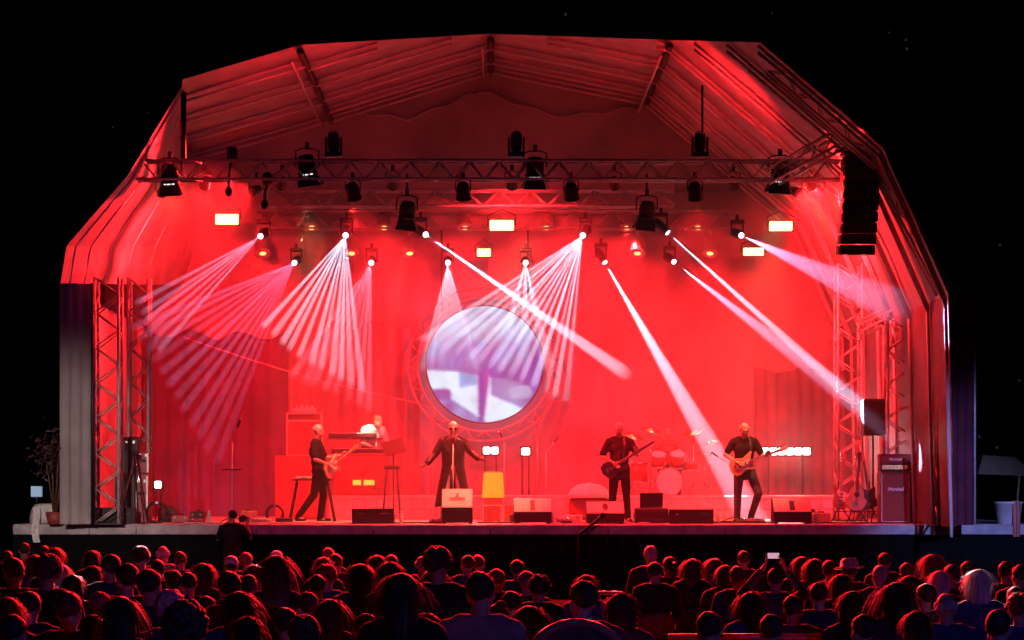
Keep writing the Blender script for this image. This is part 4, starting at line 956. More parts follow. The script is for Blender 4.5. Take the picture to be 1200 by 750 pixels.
# ---- drum kit
yd = 6.1; xd = P(783, 0, yd).x
t = thing('drum_kit', 'red lit drum kit with golden cymbals on the riser behind the bass player', 'drum kit', (xd, yd, RISER + .001))
def drum(c0, r, h, ax, name='drum'):
    Mx = Matrix.Translation(c0) @ ax
    o = MB().lathe([(r, -h / 2), (r, h / 2)], 24).build(name, M['drumred'], t, True); o.matrix_local = Mx
    for z in (-h / 2, h / 2):
        MB().lathe([(r + .012, z - .014), (r + .012, z + .014), (r - .01, z + .014), (r - .01, z - .014)], 24, None, False).build('hoop', M['chrome'], o, True)
        MB().lathe([(.001, z + .004), (r - .012, z + .004), (r - .012, z - .004), (.001, z - .004)], 24).build('drum_head', M['drumskin'], o)
X90 = Matrix.Rotation(PI / 2, 4, 'X')
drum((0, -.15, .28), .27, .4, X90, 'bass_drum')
drum((-.2, -.05, .72), .15, .22, Matrix.Rotation(.5, 4, 'X'), 'tom'); drum((.18, -.05, .72), .16, .24, Matrix.Rotation(.5, 4, 'X'), 'tom')
drum((-.6, .1, .46), .19, .36, Matrix.Identity(4), 'floor_tom'); drum((.45, .1, .58), .17, .14, Matrix.Identity(4), 'snare_drum')
for (x, y, z, r, tl) in ((-.72, -.05, 1.2, .24, .3), (-.35, .0, 1.32, .2, .25), (.5, -.05, 1.28, .23, -.3), (.85, .05, 1.1, .24, -.25), (.75, .1, .85, .17, 0)):
    o = MB().lathe([(.004, .03), (.03, .028), (.05, .012), (r * .9, -.004), (r, -.012), (r * .9, -.01), (.05, .006), (.004, .02)], 24).build('cymbal', M['brass'], t, True); o.matrix_local = Matrix.Translation((x, y, z)) @ Matrix.Rotation(tl, 4, 'Y') @ Matrix.Rotation(.3, 4, 'X')
    MB().tube((x, y, 0.05), (x, y, z), .012, 6).build('cymbal_stand', M['chrome'], t, True)
    for k in range(3):
        a = k * 2.094; MB().tube((x, y, .25), (x + .2 * math.cos(a), y + .2 * math.sin(a), .006), .009, 5).build('stand_leg', M['chrome'], t, True)
# pale dome shaped covered drum left of the kit
x = P(690, 0, 4.0).x; t = thing('covered_case', 'pale rounded bundle on a low case left of the bass player', 'covered case', (x, 4.0, DECK + .001))
MB().box((0, 0, .22), (.75, .5, .42), ch=.05).build('case', M['redcase'], t)
MB().lathe([(.42, .44), (.4, .5), (.34, .6), (.22, .68), (.001, .72)], 24).build('cover', M['whitecloth'], t, True)
MB().lathe([(.5, .43), (.5, .45), (.1, .46)], 24).build('rim', M['cream'], t, True)

# cable runs and tape on the deck
rc = random.Random(5)
for i, (a, b, y) in enumerate(((215, 420, .5), (455, 520, .7), (560, 610, .9), (640, 780, .6), (830, 905, .7), (945, 1080, .6), (300, 390, 1.5), (740, 860, 1.8))):
    pts = []; x0, x1 = P(a, 0, y).x, P(b, 0, y).x
    for k in range(25): pts.append((x0 + (x1 - x0) * k / 24, y + .25 * noise.noise(Vector((k * .35, i * 3.1, 0))), DECK + .014))
    o = MB().path(pts, .014, 5).build('floor_cable', M['black' if i % 3 else 'cable'], None, True)
    tag(o, ['black cable snaking along the stage lip from the pedal board to the left', 'short pale cable left of the pale monitor speaker', 'black cable on the deck under the amber lamp', 'black cable along the deck past the bass player', 'pale cable from the drum side speaker to the right guitarist', 'black cable along the deck in front of the standing guitars', 'black cable under the black folding table', 'pale cable on the deck behind the open black screen'][i], 'cable', 'cables on the deck')

def bottle(px, y, label):
    t = thing('water_bottle', label, 'bottle', (P(px, 0, y).x, y, DECK + .001), 0, 'bottles on the deck')
    MB().lathe([(.001, 0), (.034, .0), (.036, .02), (.036, .15), (.014, .19), (.014, .2)], 14).build('bottle_body', M['riser'], t, True); MB().lathe([(.016, .2), (.016, .225), (.001, .226)], 12).build('cap', M['white'], t, True)
for px, y, lab in ((470, .5, 'water bottle beside the black monitor speaker left of the singer'), (648, .6, 'water bottle beside the pale topped monitor speaker'), (842, .7, 'water bottle beside the black monitor speaker right of the drums'), (956, .6, 'water bottle right of the grey topped monitor speaker'), (245, 1.2, 'water bottle near the tall microphone stand')): bottle(px, y, lab)
for px, y, rz, lab in ((500, .9, .3, 'white set list sheet on the deck at the singer\'s right'), (742, .8, -.2, 'white set list sheet on the deck by the bass player'), (893, 1.1, .2, 'white set list sheet on the deck by the right guitarist'), (395, .8, .1, 'white set list sheet on the deck by the left guitarist')):
    t = tag(MB().box((0, 0, 0), (.21, .3, .003)).build('set_list', M['white']), lab, 'paper', 'set lists on the deck'); t.location = (P(px, 0, y).x, y, DECK + .004); t.rotation_euler = (0, 0, rz)
def toolcase(px, y, wd, h, lab, mt):
    t = thing('small_case', lab, 'case', (P(px, 0, y).x, y, DECK + .001), random.Random(px).uniform(-.2, .2), 'small cases on the deck')
    MB().box((0, 0, h / 2), (wd, .25, h), ch=.02).build('case', M[mt], t); MB().box((0, 0, h + .015), (wd * .4, .03, .025), ch=.008).build('handle', M['black'], t)
    for s__ in (-1, 1): MB().box((s__ * wd * .3, -.128, h * .7), (.03, .012, .04)).build('latch', M['chrome'], t)
for q in ((212, 1.3, .3, .14, 'small red case left of the tall microphone stand', 'redcase'), (232, 1.9, .24, .2, 'small black case behind the pedal board', 'blackbox'), (198, 2.4, .34, .26, 'dark case right of the bright low lamp', 'amp'), (962, 1.5, .34, .18, 'small red case left of the standing guitars', 'redcase'), (945, 2.2, .3, .24, 'small black case behind the grey topped speaker', 'blackbox'), (292, 2.6, .3, .2, 'small red case behind the cable ring', 'redcase'), (606, 1.4, .26, .16, 'small black case behind the pale topped monitor speaker', 'blackbox'), (672, 1.6, .3, .14, 'small pale case behind the small floor pedal', 'cream')): toolcase(*q)

# ================================================================== PEOPLE
V = Vector
def head_mb(mb, Mh):                                      # Mh: head frame, face toward -Y
    e = lambda c_, r, u=14, v=9: mb.ell(c_, r, u, v, Mh)
    e((0, .012, .035), (.076, .095, .088), 18, 12); e((0, -.028, -.045), (.058, .066, .072)); e((0, -.062, -.094), (.026, .026, .022))
    e((0, -.075, .02), (.05, .024, .016)); e((0, -.108, -.025), (.014, .018, .014)); e((0, -.098, -.002), (.009, .014, .03))
    e((0, -.09, -.06), (.024, .014, .011)); e((0, -.086, -.074), (.02, .014, .009))
    for s_ in (-1, 1): e((s_ * .077, .004, -.012), (.011, .022, .032)); e((s_ * .04, -.066, -.025), (.024, .022, .022))
def hand_mb(mb, w_, d, side, curl=.5, sc_=1.0):           # palm + four fingers + thumb; d along the hand, side towards the thumb
    d = V(d).normalized(); side = V(side); side = (side - d * side.dot(d)).normalized(); nrm = d.cross(side)
    k = sc_
    pc = w_ + d * .05 * k
    for q in (-.027, -.009, .009, .027): mb.cap(w_ + side * q * .7 * k, w_ + d * .085 * k + side * q * k, .014 * k, .0125 * k, 8)
    for i, (q, l) in enumerate(((.029, .068), (.010, .078), (-.010, .073), (-.029, .058))):
        p = w_ + d * .085 * k + side * q * k; dd = d; r = .0095 * k
        for j, f in enumerate((.45, .32, .23)):
            ang = curl * (.5 + .55 * j) * (1 + .1 * i); dd2 = (d * math.cos(ang) + nrm * math.sin(ang)).normalized()
            q2 = p + dd2 * l * f * k; mb.cap(p, q2, r, r * .92, 8); p = q2; r *= .92
    p = w_ + d * .03 * k + side * .03 * k; q1 = p + (d * .6 + side * .75 + nrm * .25).normalized() * .042 * k; q2 = q1 + (d * .9 + side * .25 + nrm * .4).normalized() * .034 * k
    mb.cap(p, q1, .013 * k, .011 * k, 8); mb.cap(q1, q2, .011 * k, .009 * k, 8)
BASEJ = dict(pelvis=V((0, 0, .95)), chest=V((0, .0, 1.28)), neck=V((0, .015, 1.49)), head=V((0, -.02, 1.655)),
             sR=V((-.185, .01, 1.43)), sL=V((.185, .01, 1.43)), eR=V((-.25, .03, 1.16)), eL=V((.25, .03, 1.16)), wR=V((-.27, -.06, .92)), wL=V((.27, -.06, .92)),
             hR=V((-.09, 0, .92)), hL=V((.09, 0, .92)), kR=V((-.1, -.02, .5)), kL=V((.1, -.02, .5)), aR=V((-.11, .02, .085)), aL=V((.11, .02, .085)), tR=V((-.14, -.14, .03)), tL=V((.14, -.14, .03)))
def headM(J, rot): return Matrix.Translation(J['head']) @ Euler(rot).to_matrix().to_4x4()
def torso(mb, J, k=0.0, down=0.0, slim=1.0):
    p, ch, nk = J['pelvis'], J['chest'], J['neck']
    mb.ell(p + V((0, .01, 0)), (.155 * slim + k, .112 + k, .12)); mb.ell(p.lerp(ch, .5), (.142 * slim + k, .105 + k, .17)); mb.ell(ch + V((0, 0, .01)), (.168 * slim + k, .118 + k, .17)); 
    mb.cap(J['sR'] + V((.03, 0, -.01)), J['sL'] + V((-.03, 0, -.01)), .068 + k, .068 + k); mb.cap(J['sR'].lerp(nk, .45) , nk + V((0, 0, -.03)), .06 + k, .055 + k); mb.cap(J['sL'].lerp(nk, .45), nk + V((0, 0, -.03)), .06 + k, .055 + k)
    mb.cap(ch + V((-.07, -.03, .02)), p + V((-.05, -.0, .1)), .09 + k, .09 + k); mb.cap(ch + V((.07, -.03, .02)), p + V((.05, -.0, .1)), .09 + k, .09 + k)
def body(J, rot, skin, parent, hands, voxel=.0105, barefoot=False):
    mb = MB(); Mh = headM(J, rot); torso(mb, J); head_mb(mb, Mh)
    mb.cap(J['neck'] + V((0, .01, -.04)), J['head'] + V((0, .015, -.05)), .058, .054)
    for s_ in 'RL':
        mb.chain([J['s' + s_], J['e' + s_]], [.052, .041]); mb.chain([J['e' + s_], J['w' + s_]], [.04, .027])
        mb.chain([J['h' + s_], J['k' + s_]], [.085, .056]); mb.chain([J['k' + s_], J['a' + s_]], [.055, .038]); mb.chain([J['a' + s_] + V((0, 0, -.03)), J['t' + s_]], [.042, .03])
        d, sd, cu = hands[s_]; hand_mb(mb, J['w' + s_], d, sd, cu)
    return remesh(mb, 'body', skin, voxel, 2, parent)
def shirt(J, m, parent, sleeve=.75, k=.016, hem=.0, name='shirt', voxel=.014, slim=1.0):
    mb = MB(); torso(mb, J, k, 0, slim)
    for s_ in 'RL':
        e = J['s' + s_].lerp(J['e' + s_], min(1, sleeve)); mb.cap(J['s' + s_], e, .064 + k * .5, .05 + k * .7)
        if sleeve > 1: mb.cap(J['e' + s_], J['e' + s_].lerp(J['w' + s_], sleeve - 1), .046 + k * .6, .034 + k * .5)
    if hem: mb.cap(J['pelvis'] + V((-.07, .0, 0)), J['pelvis'] + V((.07, .0, 0)), .105 + k, .105 + k); mb.ell(J['pelvis'] + V((0, .0, -hem)), (.16 + k, .12 + k, .1))
    return remesh(mb, name, m, voxel, 4, parent)
def trousers(J, m, parent, k=.014, voxel=.014):
    mb = MB(); mb.ell(J['pelvis'], (.155 + k, .115 + k, .115))
    for s_ in 'RL':
        mb.chain([J['h' + s_], J['k' + s_]], [.088 + k, .06 + k]); mb.chain([J['k' + s_], J['a' + s_]], [.06 + k, .048 + k])
    return remesh(mb, 'trousers', m, voxel, 4, parent)
def shoes(J, m, parent):
    for s_ in 'RL':
        a, tt = J['a' + s_], J['t' + s_]; mb = MB(); fl_ = a + V((0, .03, -.045))
        mb.cap(V((fl_.x, fl_.y, tt.z + .012)), tt + V((0, 0, .012)), .042, .036); mb.cap(a + V((0, 0, -.02)), fl_, .048, .045)
        remesh(mb, 'shoe', m, .012, 2, parent)
def eyes(J, rot, parent, glasses=False):
    Mh = headM(J, rot)
    for s_ in (-1, 1):
        mb = MB()
        if glasses: mb.ell((s_ * .034, -.093, .004), (.03, .012, .022), 12, 8, Mh)
        else: mb.ell((s_ * .032, -.082, .0), (.013, .012, .009), 10, 7, Mh)
        mb.build('lens' if glasses else 'eye', M['black'], parent, True)
    if glasses:
        mb = MB(); mb.add([(-.075, -.03, .006), (.075, -.03, .006)], [])
        MB().path([Mh @ V(q) for q in ((-.078, .01, .005), (-.066, -.08, .008), (0, -.103, .008), (.066, -.08, .008), (.078, .01, .005))], .004, 5).build('glasses_frame', M['black'], parent, True)
def strands(mb, base, r, Mh, n, length, zmin=-.02, back_only=True, wave=.02, wd=.004):
    rnd = random.Random(n)
    for k in range(n):
        a = rnd.random() * 2 * PI; zz = rnd.uniform(zmin / r[2] if zmin < 0 else 0, 1); q = math.sqrt(max(0, 1 - zz * zz))
        if back_only and math.sin(a) < -.35 and zz < .55: continue
        nrm = V((q * math.cos(a), q * math.sin(a), zz)); p = V(base) + V((nrm.x * r[0], nrm.y * r[1], nrm.z * r[2]))
        dirv = V((nrm.x * .4, nrm.y * .4 + .2, -1)); dirv = (dirv - nrm * dirv.dot(nrm) * .9).normalized()
        side = dirv.cross(nrm).normalized() * wd; pts = []; cur = p.copy(); L_ = length * rnd.uniform(.5, 1.1)
        for j in range(4):
            pts.append((cur - side * (1 - j / 4), cur + side * (1 - j / 4)))
            cur = cur + dirv * L_ / 3 + nrm * rnd.uniform(.0, .35) * L_ / 3 * (1 - .4 * j) + V((rnd.uniform(-1, 1), rnd.uniform(-1, 1), rnd.uniform(-.5, .5))) * wave * .5
            dirv = (dirv + V((0, 0, -.35))).normalized()
        vs = [x for pr in pts for x in pr]; mb.add(vs, [(2 * j, 2 * j + 1, 2 * j + 3, 2 * j + 2) for j in range(3)], Mh)
def hair_mb(style, Mh):
    mb = MB(); rnd = random.Random(hash_s(style))
    c0, r = (0, .022, .042), (.084, .1, .09)
    def bumpy(c_, rr, amp, u=26, v=16, m=Mh, lo=None):
        b = MB().ell(c_, rr, u, v); out = []
        for p in b.v:
            d = V(p) - V(c_); h = noise.noise(V(p) * 22 + V((rnd.random() * 0, 3, len(style)))) * amp
            q = V(c_) + d * (1 + h / max(.03, d.length))
            out.append(q)
        mb.add(out, b.f, m)
    if style == 'short':
        bumpy(c0, r, .008); strands(mb, c0, r, Mh, 260, .035, .0, True, .012, .003)
    elif style == 'crop':
        bumpy((0, .02, .036), (.08, .098, .09), .003); strands(mb, (0, .02, .036), (.08, .098, .09), Mh, 160, .018, -.01, True, .006, .0025)
    elif style == 'curly':
        for k in range(130):
            a = rnd.random() * 2 * PI; zz = rnd.uniform(-.55, 1); q = math.sqrt(1 - zz * zz)
            if math.sin(a) < -.4 and zz < .4: continue
            mb.ell((.085 * q * math.cos(a), .025 + .1 * q * math.sin(a), .04 + .095 * zz), rnd.uniform(.02, .034), 8, 6, Mh)
        strands(mb, c0, (.098, .112, .102), Mh, 220, .05, -.05, True, .05, .003)
    elif style == 'bob':
        bumpy(c0, (.09, .105, .094), .01)
        for s_ in (-1, 1): bumpy((s_ * .066, .028, -.055), (.036, .07, .1), .01, 16, 12)
        bumpy((0, .07, -.05), (.08, .05, .1), .012, 18, 12); strands(mb, c0, (.092, .108, .096), Mh, 320, .16, -.03, True, .008)
    elif style in ('long', 'verylong'):
        z = -.32 if style == 'long' else -.44
        bumpy(c0, (.088, .104, .093), .009); bumpy((0, .06, -.09), (.08, .045, .17), .014, 20, 14); bumpy((0, .07, z * .62), (.082, .036, abs(z) * .52), .016, 20, 14)
        for s_ in (-1, 1): bumpy((s_ * .07, .03, -.07), (.032, .055, .13), .01, 14, 10)
        strands(mb, c0, (.088, .105, .094), Mh, 420, .24 if style == 'long' else .32, -.03, True, .008)
    elif style == 'ponytail':
        bumpy(c0, r, .005); strands(mb, c0, r, Mh, 200, .05, 0, True, .012, .003)
        pts = [Mh @ V(q) for q in ((0, .11, .06), (0, .16, .04), (0, .165, -.05), (0, .14, -.16), (0, .13, -.24))]; mb.path(pts, [.02, .032, .034, .026, .006], 8)
        for k in range(60):
            t_ = rnd.random() * .8; p0 = V((rnd.gauss(0, .02), .15 + rnd.gauss(0, .015), .03 - .2 * t_)); p1 = p0 + V((rnd.gauss(0, .02), rnd.gauss(.01, .015), -.09)); mb.add([p0 + V((-.003, 0, 0)), p0 + V((.003, 0, 0)), p1], [(0, 1, 2)], Mh)
    elif style == 'bun':
        bumpy(c0, r, .005); bumpy((0, .085, .115), (.042, .04, .04), .008, 14, 10); strands(mb, c0, r, Mh, 200, .04, 0, True, .014, .003)
    elif style == 'fringe':                                # bald crown, hair round the sides
        for k in range(70):
            a = rnd.uniform(-.2, PI + .2); zz = rnd.uniform(-.35, .28); mb.ell((.08 * math.cos(a), .02 + .092 * math.sin(a), .02 + .09 * zz), rnd.uniform(.012, .018), 7, 5, Mh)
    return mb
def hash_s(s_): return sum(ord(ch) * (i + 3) for i, ch in enumerate(s_))
def hair(style, J, rot, m, parent): return hair_mb(style, headM(J, rot)).build('hair', m, parent, True)
def cap_mb(Mh):
    mb = MB(); mb.ell((0, .018, .05), (.09, .104, .085), 18, 10, Mh)
    mb.loft([[Mh @ V((.085 * math.cos(a), -.06 + .12 * math.sin(a) * (1 if math.sin(a) < 0 else .2), .05 + dz)) for a in [2 * PI * i / 20 for i in range(20)]] for dz in (-.006, .006)])
    return mb
def hat_mb(Mh):
    mb = MB(); mb.lathe([(.165, .035), (.17, .045), (.1, .06), (.095, .12), (.07, .145), (.001, .15)], 24, Mh @ Matrix.Translation((0, .02, 0))); mb.lathe([(.165, .035), (.08, .05), (.001, .05)], 24, Mh @ Matrix.Translation((0, .02, 0)))
    return mb
def mod(**k): J = {a: b.copy() for a, b in BASEJ.items()}; J.update({a: V(b) for a, b in k.items()}); return J
DOWN = V((0, 0, -1))

# ---- guitars (things of their own, held by the players)
def guitar(name, label, mw, kind, col, neck=.58, sc_=1.0):
    t = thing(name, label, 'guitar'); t.matrix_world = mw; t.location = mw.to_translation(); t.rotation_euler = mw.to_euler()
    if kind == 'strat': out = [(-.2, -.02), (-.2, .06), (-.16, .12), (-.08, .14), (0, .115), (.06, .1), (.12, .13), (.21, .165), (.235, .15), (.19, .09), (.17, .04), (.17, -.03), (.19, -.08), (.22, -.115), (.2, -.13), (.13, -.125), (.06, -.1), (0, -.115), (-.07, -.15), (-.14, -.145), (-.19, -.09)]
    elif kind == 'acoustic': out = [(.24 * math.cos(a) * (1 if math.cos(a) < 0 else .95), (.2 if math.cos(a) < .1 else .155) * math.sin(a) * (1 - .12 * math.exp(-((math.cos(a) - .2) / .25) ** 2))) for a in [2 * PI * i / 30 for i in range(30)]]
    else: out = [(-.2, 0), (-.18, .1), (-.1, .135), (-.02, .115), (.04, .1), (.1, .125), (.2, .18), (.23, .16), (.17, .07), (.16, -.03), (.2, -.1), (.19, -.13), (.1, -.12), (.02, -.1), (-.07, -.13), (-.16, -.11)]
    th = .045 if kind != 'acoustic' else .1
    out = [(x * sc_, z * sc_) for x, z in out]; out2 = [(x * .95, z * .95) for x, z in out]
    mb = MB(); n_ = len(out); mb.loft([[(x, -th / 2, z) for x, z in out2], [(x, -th / 2 + .01, z) for x, z in out], [(x, th / 2 - .01, z) for x, z in out], [(x, th / 2, z) for x, z in out2]]); mb.build('body', col, t)
    MB().box((.16 + neck / 2, -th / 2 - .002, .01), (neck + .04, .024, .05), ch=.006).build('neck', M['maple'], t)
    MB().box((.14 + neck / 2 + .02, -th / 2 - .016, .01), (neck + .06, .006, .044)).build('fretboard', M['wood'] if kind != 'strat' else M['maple'], t)
    MB().prism([(.17 + neck, -.015), (.2 + neck, -.03), (.34 + neck, -.02), (.36 + neck, .02), (.32 + neck, .055), (.2 + neck, .04), (.17 + neck, .035)], -th / 2 - .01, -th / 2 + .008).build('headstock', M['maple'] if kind != 'acoustic' else M['wood'], t)
    for k in range(6): MB().tube((.2 + neck + .022 * k, -th / 2, .05), (.2 + neck + .022 * k, -th / 2, .075), .006, 6).build('tuning_peg', M['chrome'], t)
    if kind == 'acoustic': MB().lathe([(.001, 0), (.05, 0), (.05, .003), (.001, .003)], 20, Matrix.Translation((.06, -th / 2 - .004, 0)) @ Matrix.Rotation(PI / 2, 4, 'X')).build('sound_hole', M['black'], t)
    else:
        MB().prism([(-.06, -.09), (.1, -.1), (.14, -.02), (.16, .06), (.1, .08), (0, .03), (-.07, 0)], -th / 2 - .006, -th / 2 - .001).build('pickguard', M['white'] if kind == 'strat' else M['black'], t)
        for k in range(3): MB().box((-.05 + .06 * k, -th / 2 - .01, .005), (.018, .01, .07)).build('pickup', M['black'], t)
    MB().box((-.12, -th / 2 - .01, .005), (.03, .014, .08)).build('bridge', M['chrome'], t)
    mb = MB()
    for k in range(6): mb.tube((-.12, -th / 2 - .02, -.018 + .008 * k), (.2 + neck, -th / 2 - .02, -.01 + .007 * k), .0012, 4)
    mb.build('strings', M['chrome'], t)
    return t
def strap(J, t_loc, parent_t):
    pass
def gmat(root, c_, ang, yaw=0): return root @ Matrix.Translation(c_) @ Matrix.Rotation(yaw, 4, 'Z') @ Matrix.Rotation(-ang, 4, 'Y')
def person(label, loc, rz, group=None, scale=1.0, tilt=0):
    t = thing('person', label, 'person', loc, rz, group); t.scale = (scale,) * 3; return t
def rootM(t): return Matrix.Translation(t.location) @ t.rotation_euler.to_matrix().to_4x4() @ Matrix.Diagonal((*t.scale, 1))
def strapmesh(J, a, b, m, parent):
    # band over the left shoulder to both ends of the guitar
    mb = MB(); top = J['sL'].lerp(J['neck'], .45) + V((0, -.01, .075))
    pts = [V(a), (V(a) + top) / 2 + V((0, -.10, .02)), top + V((-.02, -.07, -.02)), top, top + V((0, .09, -.06)), J['chest'] + V((-.05, .15, 0)), V(b) + V((0, .14, .02)), V(b)]
    vs = []
    for p in pts: vs += [p + V((-.02, 0, .006)), p + V((.02, 0, -.006))]
    mb.add(vs, [(2 * i, 2 * i + 1, 2 * i + 3, 2 * i + 2) for i in range(len(pts) - 1)]); return mb.build('strap', m, parent, True)

# singer: arms spread, long open leather coat, dark glasses
Y1 = 1.6; x = P(531, 0, Y1).x
t = person('singer with pale hair and dark glasses in a long black coat, arms spread wide', (x, Y1, DECK), 0, scale=1.03)
J = mod(eR=(-.32, -.02, 1.21), wR=(-.46, -.12, 1.03), eL=(.32, -.03, 1.24), wL=(.46, -.16, 1.12), head=(0, -.03, 1.655), kR=(-.14, -.02, .5), aR=(-.19, .02, .085), tR=(-.25, -.13, .03), kL=(.12, -.04, .5), aL=(.15, 0, .085), tL=(.2, -.15, .03))
hd = {'R': ((-.75, -.3, -.5), (0, -.9, .3), .35), 'L': ((.85, -.35, -.15), (0, -.8, .5), .3)}
body(J, (.05, 0, .05), M['skin'], t, hd); shirt(J, M['blackcloth'], t, .3); trousers(J, M['cream'], t, .008); shoes(J, M['black'], t); eyes(J, (.05, 0, .05), t, True)
hair('crop', J, (.05, 0, .05), M['hair_white'], t)
mb = MB(); rings = []; nn = 40
for z, rx, ry, gap in ((1.5, .1, .085, .5), (1.46, .2, .115, .35), (1.38, .225, .145, .3), (1.2, .205, .15, .28), (1.0, .2, .155, .32), (.8, .235, .185, .75), (.6, .275, .22, 1.0), (.28, .335, .28, 1.15)):
    rings.append([(rx * math.cos(a), ry * math.sin(a) * (1 + .05 * math.sin(a * 7)) + .005, z + .012 * math.sin(a * 5)) for a in [-PI / 2 + gap * .5 + (2 * PI - gap) * i / nn for i in range(nn + 1)]])
inner = [[(q[0] * .94, q[1] * .94, q[2]) for q in r] for r in rings]
mb.loft(rings, False); mb.loft(inner[::-1], False)
mb.loft([rings[-1], inner[-1]], False)
for e_ in (0, -1): mb.loft([[r[e_] for r in rings], [r[e_] for r in inner]], False)
ct = mb.build('coat', M['leather'], t, True)
mb = MB()
for s_ in 'RL': mb.cap(J['s' + s_], J['e' + s_], .082, .07); mb.cap(J['e' + s_], J['e' + s_].lerp(J['w' + s_], .85), .068, .06)
remesh(mb, 'sleeves', M['leather'], .013, 3, t)
for s_ in (-1, 1):
    MB().add([(s_ * .05, -.125, 1.5), (s_ * .16, -.15, 1.42), (s_ * .12, -.172, 1.27), (s_ * .045, -.168, 1.2)], [(0, 1, 2, 3)]).build('lapel', M['leather'], t)
for z in (1.12, .98, .84, .7): MB().lathe([(.014, 0), (.014, .008), (.001, .01)], 10, Matrix.Translation((-.13 - .03 * (1.1 - z), -.155 - .08 * (1.1 - z), z)) @ Matrix.Rotation(PI / 2, 4, 'X')).build('button', M['chrome'], ct)

# right guitarist
Y2 = 1.3; x = P(872, 0, Y2).x
t = person('guitarist in a black tee and dark jeans at the right, one knee bent', (x, Y2, DECK), 0, scale=1.02)
J = mod(eR=(-.33, .02, 1.2), wR=(-.14, -.2, 1.06), eL=(.33, -.05, 1.18), wL=(.36, -.26, 1.18), head=(0, -.06, 1.64), kR=(-.12, -.06, .5), aR=(-.13, -.04, .085), tR=(-.19, -.2, .03), hL=(.1, 0, .92), kL=(.24, -.13, .52), aL=(.12, .02, .1), tL=(.13, -.14, .03))
hd = {'R': ((.8, -.3, -.3), (.2, .1, .9), .7), 'L': ((.35, -.3, .8), (-.9, -.2, .2), 1.1)}
rot = (.35, 0, .12); body(J, rot, M['skin'], t, hd); shirt(J, M['blackcloth'], t, .72, .02, .1); trousers(J, M['denim'], t); shoes(J, M['black'], t); eyes(J, rot, t); hair('fringe', J, rot, M['hair_grey'], t)
G = gmat(rootM(t), (-.06, -.18, 1.02), .36, -.12); guitar('electric_guitar', 'butterscotch yellow electric guitar held by the right guitarist', G, 'strat', M['yellow'], .52, 1.08)
strapmesh(J, (.1, -.19, 1.16), (-.24, -.12, 1.0), M['leather'], t)

# bass player
Y3 = 1.4; x = P(726, 0, Y3).x
t = person('bass player in a black tee and black trousers standing straight right of the screen', (x, Y3, DECK), 0, scale=1.02)
J = mod(eR=(-.32, .0, 1.17), wR=(-.12, -.2, 1.06), eL=(.32, -.04, 1.2), wL=(.28, -.26, 1.27), head=(-.01, -.03, 1.655), kR=(-.12, -.03, .5), aR=(-.15, .02, .085), tR=(-.2, -.13, .03), kL=(.12, -.03, .5), aL=(.15, .02, .085), tL=(.2, -.13, .03))
hd = {'R': ((.7, -.2, -.6), (.3, .1, .8), .5), 'L': ((.2, -.4, .8), (-.9, -.1, .2), 1.1)}
rot = (.12, 0, -.45); body(J, rot, M['skin'], t, hd); shirt(J, M['blackcloth'], t, .8, .022, .1); trousers(J, M['blackcloth'], t); shoes(J, M['black'], t); eyes(J, rot, t); hair('crop', J, rot, M['hair_grey'], t)
G = gmat(rootM(t), (-.12, -.18, .98), .55, -.1); guitar('bass_guitar', 'dark bass guitar with a long neck held by the bass player', G, 'bass', M['sunburst'], .66, 1.1)
strapmesh(J, (.05, -.2, 1.15), (-.28, -.12, .95), M['leather'], t)

# left guitarist, walking to the right in profile
Y4 = 1.9; x = P(374, 0, Y4).x
t = person('guitarist with grey hair in black clothes striding to the right on the left side', (x, Y4, DECK), PI / 2 - .12, scale=1.0)
J = mod(pelvis=(0, .0, .94), chest=(0, .05, 1.28), neck=(0, .06, 1.49), head=(0, .01, 1.65), sR=(-.19, .05, 1.43), sL=(.19, .05, 1.43), eR=(-.3, .02, 1.15), wR=(-.16, -.22, 1.04), eL=(.3, -.05, 1.18), wL=(.3, -.36, 1.22), kR=(-.1, .08, .5), aR=(-.1, .36, .12), tR=(-.12, .24, .03), kL=(.1, -.06, .5), aL=(.11, .0, .085), tL=(.13, -.17, .03))
hd = {'R': ((.6, -.6, -.4), (.3, .1, .8), .6), 'L': ((.3, -.5, .7), (-.9, -.1, .2), 1.1)}
rot = (.22, 0, .1); body(J, rot, M['skin'], t, hd); shirt(J, M['blackcloth'], t, .8, .024, .14); trousers(J, M['blackcloth'], t); shoes(J, M['black'], t); eyes(J, rot, t); hair('short', J, rot, M['hair_grey'], t)
G = gmat(rootM(t), (-.06, -.24, 1.0), .5, -.5); guitar('electric_guitar', 'pale electric guitar held by the left guitarist in profile', G, 'strat', M['paleguitar'], .52, 1.05)
strapmesh(J, (.1, -.22, 1.16), (-.24, -.1, 1.0), M['leather'], t)

# keyboard player bending over the keys, white shirt
Y5 = 5.85; x = P(433, 0, Y5).x
t = person('keyboard player in a white shirt bending over the keys at the back left', (x, Y5, RISER), PI / 8)
J = mod(chest=(0, -.12, 1.2), neck=(.02, -.24, 1.36), head=(.05, -.34, 1.47), sR=(-.18, -.2, 1.31), sL=(.2, -.2, 1.31), eR=(-.26, -.3, 1.05), wR=(-.16, -.48, .98), eL=(.27, -.3, 1.05), wL=(.22, -.5, .98))
hd = {'R': ((.1, -.9, -.2), (.9, 0, 0), .4), 'L': ((-.1, -.9, -.2), (-.9, 0, 0), .4)}
rot = (.6, 0, .5); body(J, rot, M['skin'], t, hd, .013); shirt(J, M['whiteshirt'], t, .8, .024); trousers(J, M['denim'], t); shoes(J, M['black'], t); hair('short', J, rot, M['hair_fair'], t)

